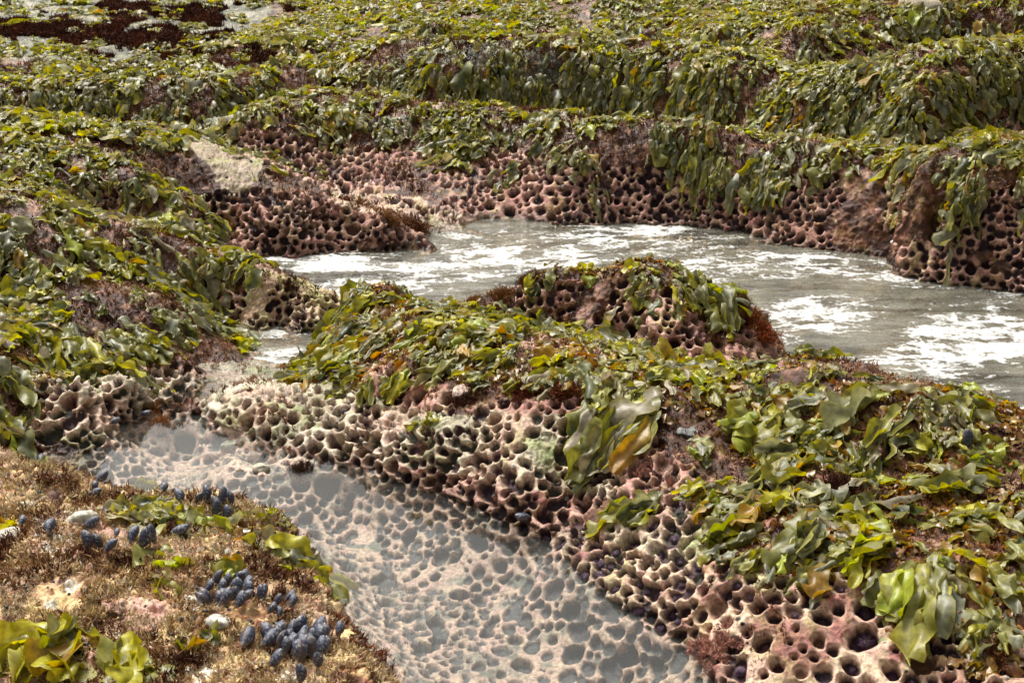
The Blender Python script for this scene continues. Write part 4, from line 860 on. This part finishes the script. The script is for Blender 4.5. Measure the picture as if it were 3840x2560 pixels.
# shell bits, barnacles and pebbles strewn over the near rock and ledges
g = np.random.default_rng(91); M_BITS = turf_material('bits', .55)
x = g.uniform(-2.4, 2.4, 60000); y = g.uniform(1.9, 7, 60000); m = np.abs(x) < y * .42; P, nn = drop_on_rock(x[m], y[m]); sx, sy = proj(P); onl = inpoly(sx, sy, NL) & (P[:, 2] > 0)
k_ = (onl & (g.random(len(P)) < .45)) | ((P[:, 2] > .01) & (g.random(len(P)) < .10) & ~onl & (kelp_density(P) < .5)); P, nn = P[k_][:9000], nn[k_][:9000]; n_ = len(P)
th_ = np.linspace(0, 2 * math.pi, 7)[:-1]; r_ = np.clip(g.lognormal(-5.35, .4, n_), .0022, .011)
a1 = np.cross(nn, g.normal(0, 1, (n_, 3))); a1 /= np.linalg.norm(a1, axis=1, keepdims=True); a2 = np.cross(nn, a1)
ring = P[:, None] + r_[:, None, None] * (np.cos(th_)[None, :, None] * a1[:, None] + np.sin(th_)[None, :, None] * a2[:, None] * .75) * g.uniform(.75, 1.2, (n_, 6, 1)) - nn[:, None] * .001
top = P[:, None] + nn[:, None] * (r_ * .55)[:, None, None] + (ring - P[:, None]) * .5; tip = P[:, None] + nn[:, None] * (r_ * .75)[:, None, None]
V = np.concatenate([ring, top, tip], 1); ix = np.arange(n_)[:, None] * 13; F_ = []
for q in range(6): q2 = (q + 1) % 6; F_ += [ix + [q, q2, 6 + q2], ix + [q, 6 + q2, 6 + q], ix + [6 + q, 6 + q2, 12]]
bc = np.array([(.62,.56,.46),(.50,.40,.32),(.12,.11,.11),(.35,.20,.16),(.66,.62,.58),(.30,.26,.22),(.05,.05,.06),(.50,.34,.34)])[g.integers(0, 8, n_)] * g.uniform(.7, 1.2, (n_, 1))
tag(new_mesh('shell_bits', V.reshape(-1, 3), np.concatenate(F_), np.clip(np.repeat(bc, 13, 0), 0, .8), M_BITS), 'barnacles, pebbles and broken shell bits strewn over the near rocks', 'shell bits', None, 'stuff')

# ---- shells
def simple_mat(name, rough, bump=.3, scale=120, spec=.5):
    m, n, o = mat(name); N = n.nodes.new; L = n.links.new
    a = N('ShaderNodeAttribute'); a.attribute_name = 'Col'; b = N('ShaderNodeBsdfPrincipled'); oi = N('ShaderNodeObjectInfo')
    tc = N('ShaderNodeTexCoord'); nz = N('ShaderNodeTexNoise'); nz.inputs['Scale'].default_value = scale; nz.inputs['Detail'].default_value = 4; L(tc.outputs['Object'], nz.inputs['Vector'])
    r = N('ShaderNodeMapRange'); r.inputs['From Min'].default_value = .35; r.inputs['From Max'].default_value = .65; r.inputs['To Min'].default_value = .6; r.inputs['To Max'].default_value = 1.5; L(nz.outputs['Fac'], r.inputs['Value'])
    hs = N('ShaderNodeHueSaturation'); L(a.outputs['Color'], hs.inputs['Color']); L(r.outputs[0], hs.inputs['Value']); L(hs.outputs[0], b.inputs['Base Color'])
    b.inputs['Roughness'].default_value = rough; b.inputs['Specular IOR Level'].default_value = spec
    bp = N('ShaderNodeBump'); bp.inputs['Strength'].default_value = bump; bp.inputs['Distance'].default_value = .002; L(nz.outputs['Fac'], bp.inputs['Height']); L(bp.outputs[0], b.inputs['Normal'])
    L(b.outputs[0], o.inputs['Surface']); return m
M_SHELL = simple_mat('shell', .38); M_STONE = simple_mat('pale_stone', .8, .6, 90); M_URCHIN = simple_mat('urchin', .5)
def shell_valve(side, var):
    """one valve of a mussel: pointed beak at x = 0, broad rounded end at x = 1"""
    U, W_ = 18, 10; g = np.random.default_rng(var); V = []; Cc = []
    for i in range(U + 1):
        u = i / U; hw = .26 * math.sin(math.pi * u ** 1.35) ** .62 * (1 + .08 * g.normal() * 0); bend = -.10 * (u - .5) ** 2 * 4
        for j in range(W_ + 1):
            t = -1 + 2 * j / W_; y = hw * t + bend; z = side * (.215 * math.sin(math.pi * u ** 1.2) ** .65 * math.sqrt(max(0, 1 - t * t)) + .004)
            rr = math.sqrt(u * u + .25 * t * t * u); band = .5 + .5 * math.sin(rr * 34)
            V.append((u, y, z)); base = np.array([.022, .030, .062]) + np.array([.17, .17, .19]) * max(0, band - .5) * (.3 + .7 * g.random())
            if u < .22: base = base * .5 + np.array([.32, .24, .17]) * .5
            if g.random() < .06: base = base * .3 + np.array([.45, .42, .36]) * .7
            if abs(t) > .85 and u > .3: base = base * .6 + np.array([.20, .12, .05]) * .4
            Cc.append(base)
    i = np.arange((U + 1) * (W_ + 1)).reshape(U + 1, W_ + 1)
    f = np.stack([i[:-1, :-1], i[:-1, 1:], i[1:, 1:], i[1:, :-1]], -1).reshape(-1, 4)
    if side < 0: f = f[:, ::-1]
    return np.array(V), f, np.array(Cc)
def orient(nrm, dirv):
    from mathutils import Matrix
    z = Vector(nrm).normalized(); x = Vector(dirv); x = (x - z * x.dot(z)).normalized(); y = z.cross(x)
    return Matrix((x, y, z)).transposed()
MUSSEL_CL = [  # centre px, number, spread px, length, cluster phrase
 (690, 1500, 36, (58, 40), .050, 'blue-black mussel packed in the largest cluster at the bottom of the mussel rock'),
 (525, 1385, 22, (48, 28), .042, 'blue-black mussel in the cluster below the green seaweed fan'),
 (235, 1115, 10, (20, 18), .045, 'upright dark mussel in the bunch at the far rim of the mussel rock'),
 (455, 1175, 4, (34, 12), .045, 'dark mussel tucked beside the yellow-green seaweed row'),
 (515, 1190, 4, (26, 16), .045, 'dark mussel right of the seaweed row near the pool'),
 (215, 1285, 4, (20, 16), .05, 'striped mussel in the small group left of the seaweed lobes'),
 (310, 1280, 3, (30, 8), .05, 'mussel lying behind the yellow-green seaweed lobes'),
 (635, 1405, 5, (30, 24), .035, 'small mussel between the middle cluster and the pool edge')]
SING = [(95,1075,.045,'single dark mussel on the upper left of the mussel rock'),(205,1140,.045,'single mussel below the far rim bunch'),(365,1150,.05,'blue mussel beside a white stone at the far rim'),(195,1225,.05,'single upright mussel on the open turf'),
 (265,1250,.035,'small pale-edged mussel near the middle of the mussel rock'),(395,1240,.055,'long mussel lying below the seaweed row'),(55,1230,.04,'round-looking mussel under the brown and olive clump'),(110,1260,.05,'flat grey mussel at the left of the mussel rock'),(560,1490,.06,'mussel just left of the largest cluster'),
 (1215,1200,.05,'lone dark mussel on the dark wet foot of the near ridge'),(2215,1040,.06,'dark mussel among seaweed on the near ridge'),(320,965,.04,'blue-grey mussel by the holes of the left shore'),(245,985,.04,'grey shell on the holed left shore')]
valves = []
for v_ in range(2):
    valves.append([shell_valve(1, v_), shell_valve(-1, v_)])
proto = None
def place_mussel(x, y, ln, label, group, g, upr=.5):
    global proto
    p, n_ = rock_pt(x, y); n_ = n_ / np.linalg.norm(n_)
    ax = np.array([g.normal(0, .5), g.normal(0, .5), 0]) + n_ * upr + np.array([.2, .5, 0]); ax /= np.linalg.norm(ax)
    sidev = np.cross(ax, np.array([g.normal(0, .6) + .6, g.normal(0, .4) - .3, .25 * g.normal()])); M = orient(sidev, ax).to_4x4()
    e = bpy.data.objects.new('mussel', None); C.objects.link(e); e.empty_display_size = .02
    M.translation = Vector(p - ax * ln * .18 + n_ * .012); e.matrix_world = M; e.scale = (ln, ln, ln * g.uniform(.85, 1.15))
    tag(e, label, 'mussel', group)
    if proto is None:
        a_ = new_mesh('shell_valve', *[valves[0][0][k] for k in (0, 1, 2)], M_SHELL); b_ = new_mesh('shell_valve', *[valves[0][1][k] for k in (0, 1, 2)], M_SHELL); proto = (a_, b_)
        a_.parent = e; b_.parent = e
    else:
        for q in proto: c_ = q.copy(); C.objects.link(c_); c_.parent = e
g = np.random.default_rng(77)
for (cx0, cy0, n_, (sx_, sy_), ln, lab) in MUSSEL_CL:
    pts = []; tries = 0
    while len(pts) < n_ and tries < 4000:
        tries += 1; a_ = (cx0 + g.normal(0, .55) * sx_, cy0 + g.normal(0, .55) * sy_)
        if all((a_[0] - b[0]) ** 2 + (1.5 * (a_[1] - b[1])) ** 2 > (sx_ * 1.35 / math.sqrt(n_)) ** 2 for b in pts): pts.append(a_)
    for a_ in pts: place_mussel(a_[0], a_[1], ln * g.uniform(.8, 1.2), lab, 'mussels: ' + lab.split(' in ')[-1].split(' packed ')[-1], g, .9)
for (x_, y_, ln, lab) in SING: place_mussel(x_, y_, ln, lab, None, g, .35)

def snail_mesh():
    """turban snail: three whorls on a rising spiral"""
    V, Fc, Cc = [], [], []; NT, NS = 60, 10
    for i in range(NT + 1):
        t = i / NT; a = t * 3 * 2 * math.pi; R = .50 * (1 - t) ** 1.1 + .02; r = .34 * (1 - t) ** 1.05 + .03; h_ = .30 + .62 * t
        c = np.array([R * .62 * math.cos(a), R * .62 * math.sin(a), h_])
        for j in range(NS):
            b = j / NS * 2 * math.pi; rad_ = np.array([math.cos(a), math.sin(a), 0])
            V.append(c + rad_ * r * math.cos(b) + np.array([0, 0, 1]) * r * .85 * math.sin(b)); Cc.append(np.array([.030, .027, .026]) * (1 + .6 * math.sin(a * 9)) + (np.array([.35, .30, .25]) if t > .93 else 0))
    for i in range(NT):
        for j in range(NS): Fc.append((i * NS + j, i * NS + (j + 1) % NS, (i + 1) * NS + (j + 1) % NS, (i + 1) * NS + j))
    return np.array(V), np.array(Fc), np.array(Cc)
sv = snail_mesh(); sproto = None
def place_snail(p, n_, r, label, group, g, tint=None):
    global sproto
    if sproto is None: o = sproto = new_mesh('snail', sv[0], sv[1], sv[2], M_SHELL)
    else: o = sproto.copy(); C.objects.link(o)
    M = orient(n_ + g.normal(0, .3, 3), g.normal(0, 1, 3)).to_4x4(); M.translation = Vector(p); o.matrix_world = M; o.scale = (r, r, r); tag(o, label, 'snail', group)
# snails: on the near rock and in the nearer holes
for q in range(26):
    x_, y_ = g.uniform(0, 640), g.uniform(1100, 1560)
    sx1 = np.array([x_]); sy1 = np.array([y_])
    if not inpoly(sx1, sy1, NL)[0]: continue
    p, n_ = rock_pt(x_, y_); place_snail(p + n_ * .004, n_, g.uniform(.007, .011), 'small dark turban snail dotted about the mussel rock', 'snails on the mussel rock', g)
pc_ = np.array([TP[p[0], p[1]] for p in pits]); pn_ = np.array([TN[p[0], p[1]] for p in pits]); psx_, psy_ = proj(pc_)
bot = np.array([TPd[p[0], p[1]] for p in pits]); vis = (psx_ > 0) & (psx_ < 2352) & (psy_ < 1568) & (pc_[:, 2] > .0)
cn = np.nonzero(vis & (pc_[:, 1] < 4.6) & (praw > .016))[0]; g.shuffle(cn)
for k in cn[:46]:
    place_snail(bot[k] + pn_[k] * .006 + np.array([g.normal() * .004, 0, -.004]), pn_[k], g.uniform(.007, .012), 'small dark turban snail sitting inside a hole of the near pitted rock', 'snails in the near holes', g)

def urchin_mesh(seed):
    g = np.random.default_rng(seed); V, Fc, Cc = [], [], []
    nu, nv_ = 16, 7
    for i in range(nv_):
        ph = i / (nv_ - 1) * 1.45
        for j in range(nu): a = j / nu * 6.283; V.append((.62 * math.sin(ph + .1) * math.cos(a), .62 * math.sin(ph + .1) * math.sin(a), .45 * math.cos(ph))); Cc.append((.03, .012, .025))
    for i in range(nv_ - 1):
        for j in range(nu): Fc.append((i * nu + j, (i + 1) * nu + j, (i + 1) * nu + (j + 1) % nu, i * nu + (j + 1) % nu))
    n_ = 150; d = g.normal(0, 1, (n_, 3)); d[:, 2] = np.abs(d[:, 2]) * .8 + .05; d /= np.linalg.norm(d, axis=1, keepdims=True)
    for q in d:
        b = q * np.array([.55, .55, .42]); t_ = b + q * g.uniform(.35, .6); a1 = np.cross(q, [.3, .2, .9]); a1 /= np.linalg.norm(a1); a2 = np.cross(q, a1); k = len(V)
        for w_ in (a1, -a1 * .5 + a2 * .87, -a1 * .5 - a2 * .87): V.append(tuple(b + w_ * .045)); Cc.append((.05, .018, .042))
        V.append(tuple(t_)); Cc.append((.15, .07, .14)); Fc += [(k, k + 1, k + 3, k + 3), (k + 1, k + 2, k + 3, k + 3), (k + 2, k, k + 3, k + 3)]
    return np.array(V), Fc, np.array(Cc)
def poly_mesh(name, V, Fc, col, m):
    me = bpy.data.meshes.new(name); me.from_pydata([tuple(v) for v in V], [], [tuple(dict.fromkeys(f)) for f in Fc]); me.polygons.foreach_set('use_smooth', np.ones(len(Fc), bool))
    at = me.color_attributes.new('Col', 'FLOAT_COLOR', 'POINT'); c = np.ones((len(V), 4), np.float32); c[:, :3] = col; at.data.foreach_set('color', c.ravel())
    me.materials.append(m); o = bpy.data.objects.new(name, me); C.objects.link(o); return o
uproto = []
cand_u = np.nonzero(vis & (praw > .017) & (pc_[:, 1] < 4.4) & ((psx_ > 900)))[0]; sc_ = (psy_[cand_u] > 1180) * 2.0 + g.random(len(cand_u)) - pc_[cand_u, 2] * 4
for k in cand_u[np.argsort(-sc_)][:75]:
    if len(uproto) < 3: o = poly_mesh('sea_urchin', *urchin_mesh(len(uproto) + 9), M_URCHIN); uproto.append(o)
    else: o = uproto[int(g.integers(3))].copy(); C.objects.link(o)
    r = praw[k] * .74 * g.uniform(.75, 1.05); M = orient(pn_[k], g.normal(0, 1, 3)).to_4x4(); M.translation = Vector(bot[k] + pn_[k] * r * .12); o.matrix_world = M; o.scale = (r, r, r)
    tag(o, 'dark purple sea urchin sunk in a hole of the near pitted rock by the pool', 'sea urchin', 'urchins in the near holes')

def stone(name, x, y, r, colr, label, cat, flat=.6, seed=0):
    g = np.random.default_rng(seed); p, n_ = rock_pt(x, y); nu, nv_ = 26, 14; V = []
    for i in range(nv_ + 1):
        ph = math.pi * i / nv_
        for j in range(nu): a = 2 * math.pi * j / nu; V.append((math.sin(ph) * math.cos(a), math.sin(ph) * math.sin(a), math.cos(ph)))
    V = np.array(V); cell = np.sign(V) * np.abs(V) ** .8; k = 1 + .30 * fbm(V + seed, 1.6, 3, seed) + .10 * fbm(V + seed, 5, 2, seed + 1); V = cell * k[:, None]
    i = np.arange((nv_ + 1) * nu).reshape(nv_ + 1, nu); f = np.stack([i[:-1], i[1:], np.roll(i[1:], -1, 1), np.roll(i[:-1], -1, 1)], -1).reshape(-1, 4)
    cc = np.array(colr)[None] * (1 + .3 * fbm(V, 3, 3, seed + 5))[:, None]
    o = new_mesh(name, V * np.array([r, r * .75, r * (flat if 'blue' not in label else .22)]), f, np.clip(cc, 0, .8), M_STONE); o.location = p - n_ * r * flat * .35; o.rotation_euler = (g.normal() * .2, g.normal() * .2, g.random() * 6)
    tag(o, label, cat); return o
for i_, (x_, y_, r_, c_, lab) in enumerate([
 (150,1190,.04,(.44,.41,.34),'white angular stone embedded in the turf, the left one of a pair'),(185,1210,.04,(.42,.40,.33),'white stone right beside the left white stone'),(355,1160,.03,(.66,.64,.56),'small white stone under the blue mussel at the far rim'),
 (60,1165,.035,(.40,.38,.30),'grey-green mottled stone at the upper left of the mussel rock'),(500,1455,.03,(.48,.47,.42),'upright white knob of stone left of the largest mussel cluster'),(430,1385,.035,(.50,.48,.42),'grey and white stone below the pale cupped seaweed'),
 (20,1245,.05,(.38,.35,.29),'whitish stone at the left edge of the mussel rock'),(220,1390,.03,(.10,.10,.085),'dark knobbly stone left of the middle mussel cluster'),(530,1035,.03,(.30,.30,.22),'green-grey holed stone poking out of the pool, farther of two'),(595,1075,.03,(.38,.36,.28),'pale green-grey stone poking out of the pool, nearer of two'),
 (690,1268,.03,(.30,.27,.22),'grey-brown stone at the pool edge of the mussel rock'),(1060,905,.03,(.4,.3,.25),'tan rock knob at the foot of the near ridge'),
 (1590,985,.05,(.15,.155,.15),'long grey-blue stone with yellow flecks on the near ridge'),(2120,15,.16,(.34,.29,.21),'pale yellowish boulder at the top edge of the far terraces'),]):
    stone('stone', x_, y_, r_, c_, lab, 'stone', .55, 40 + i_)
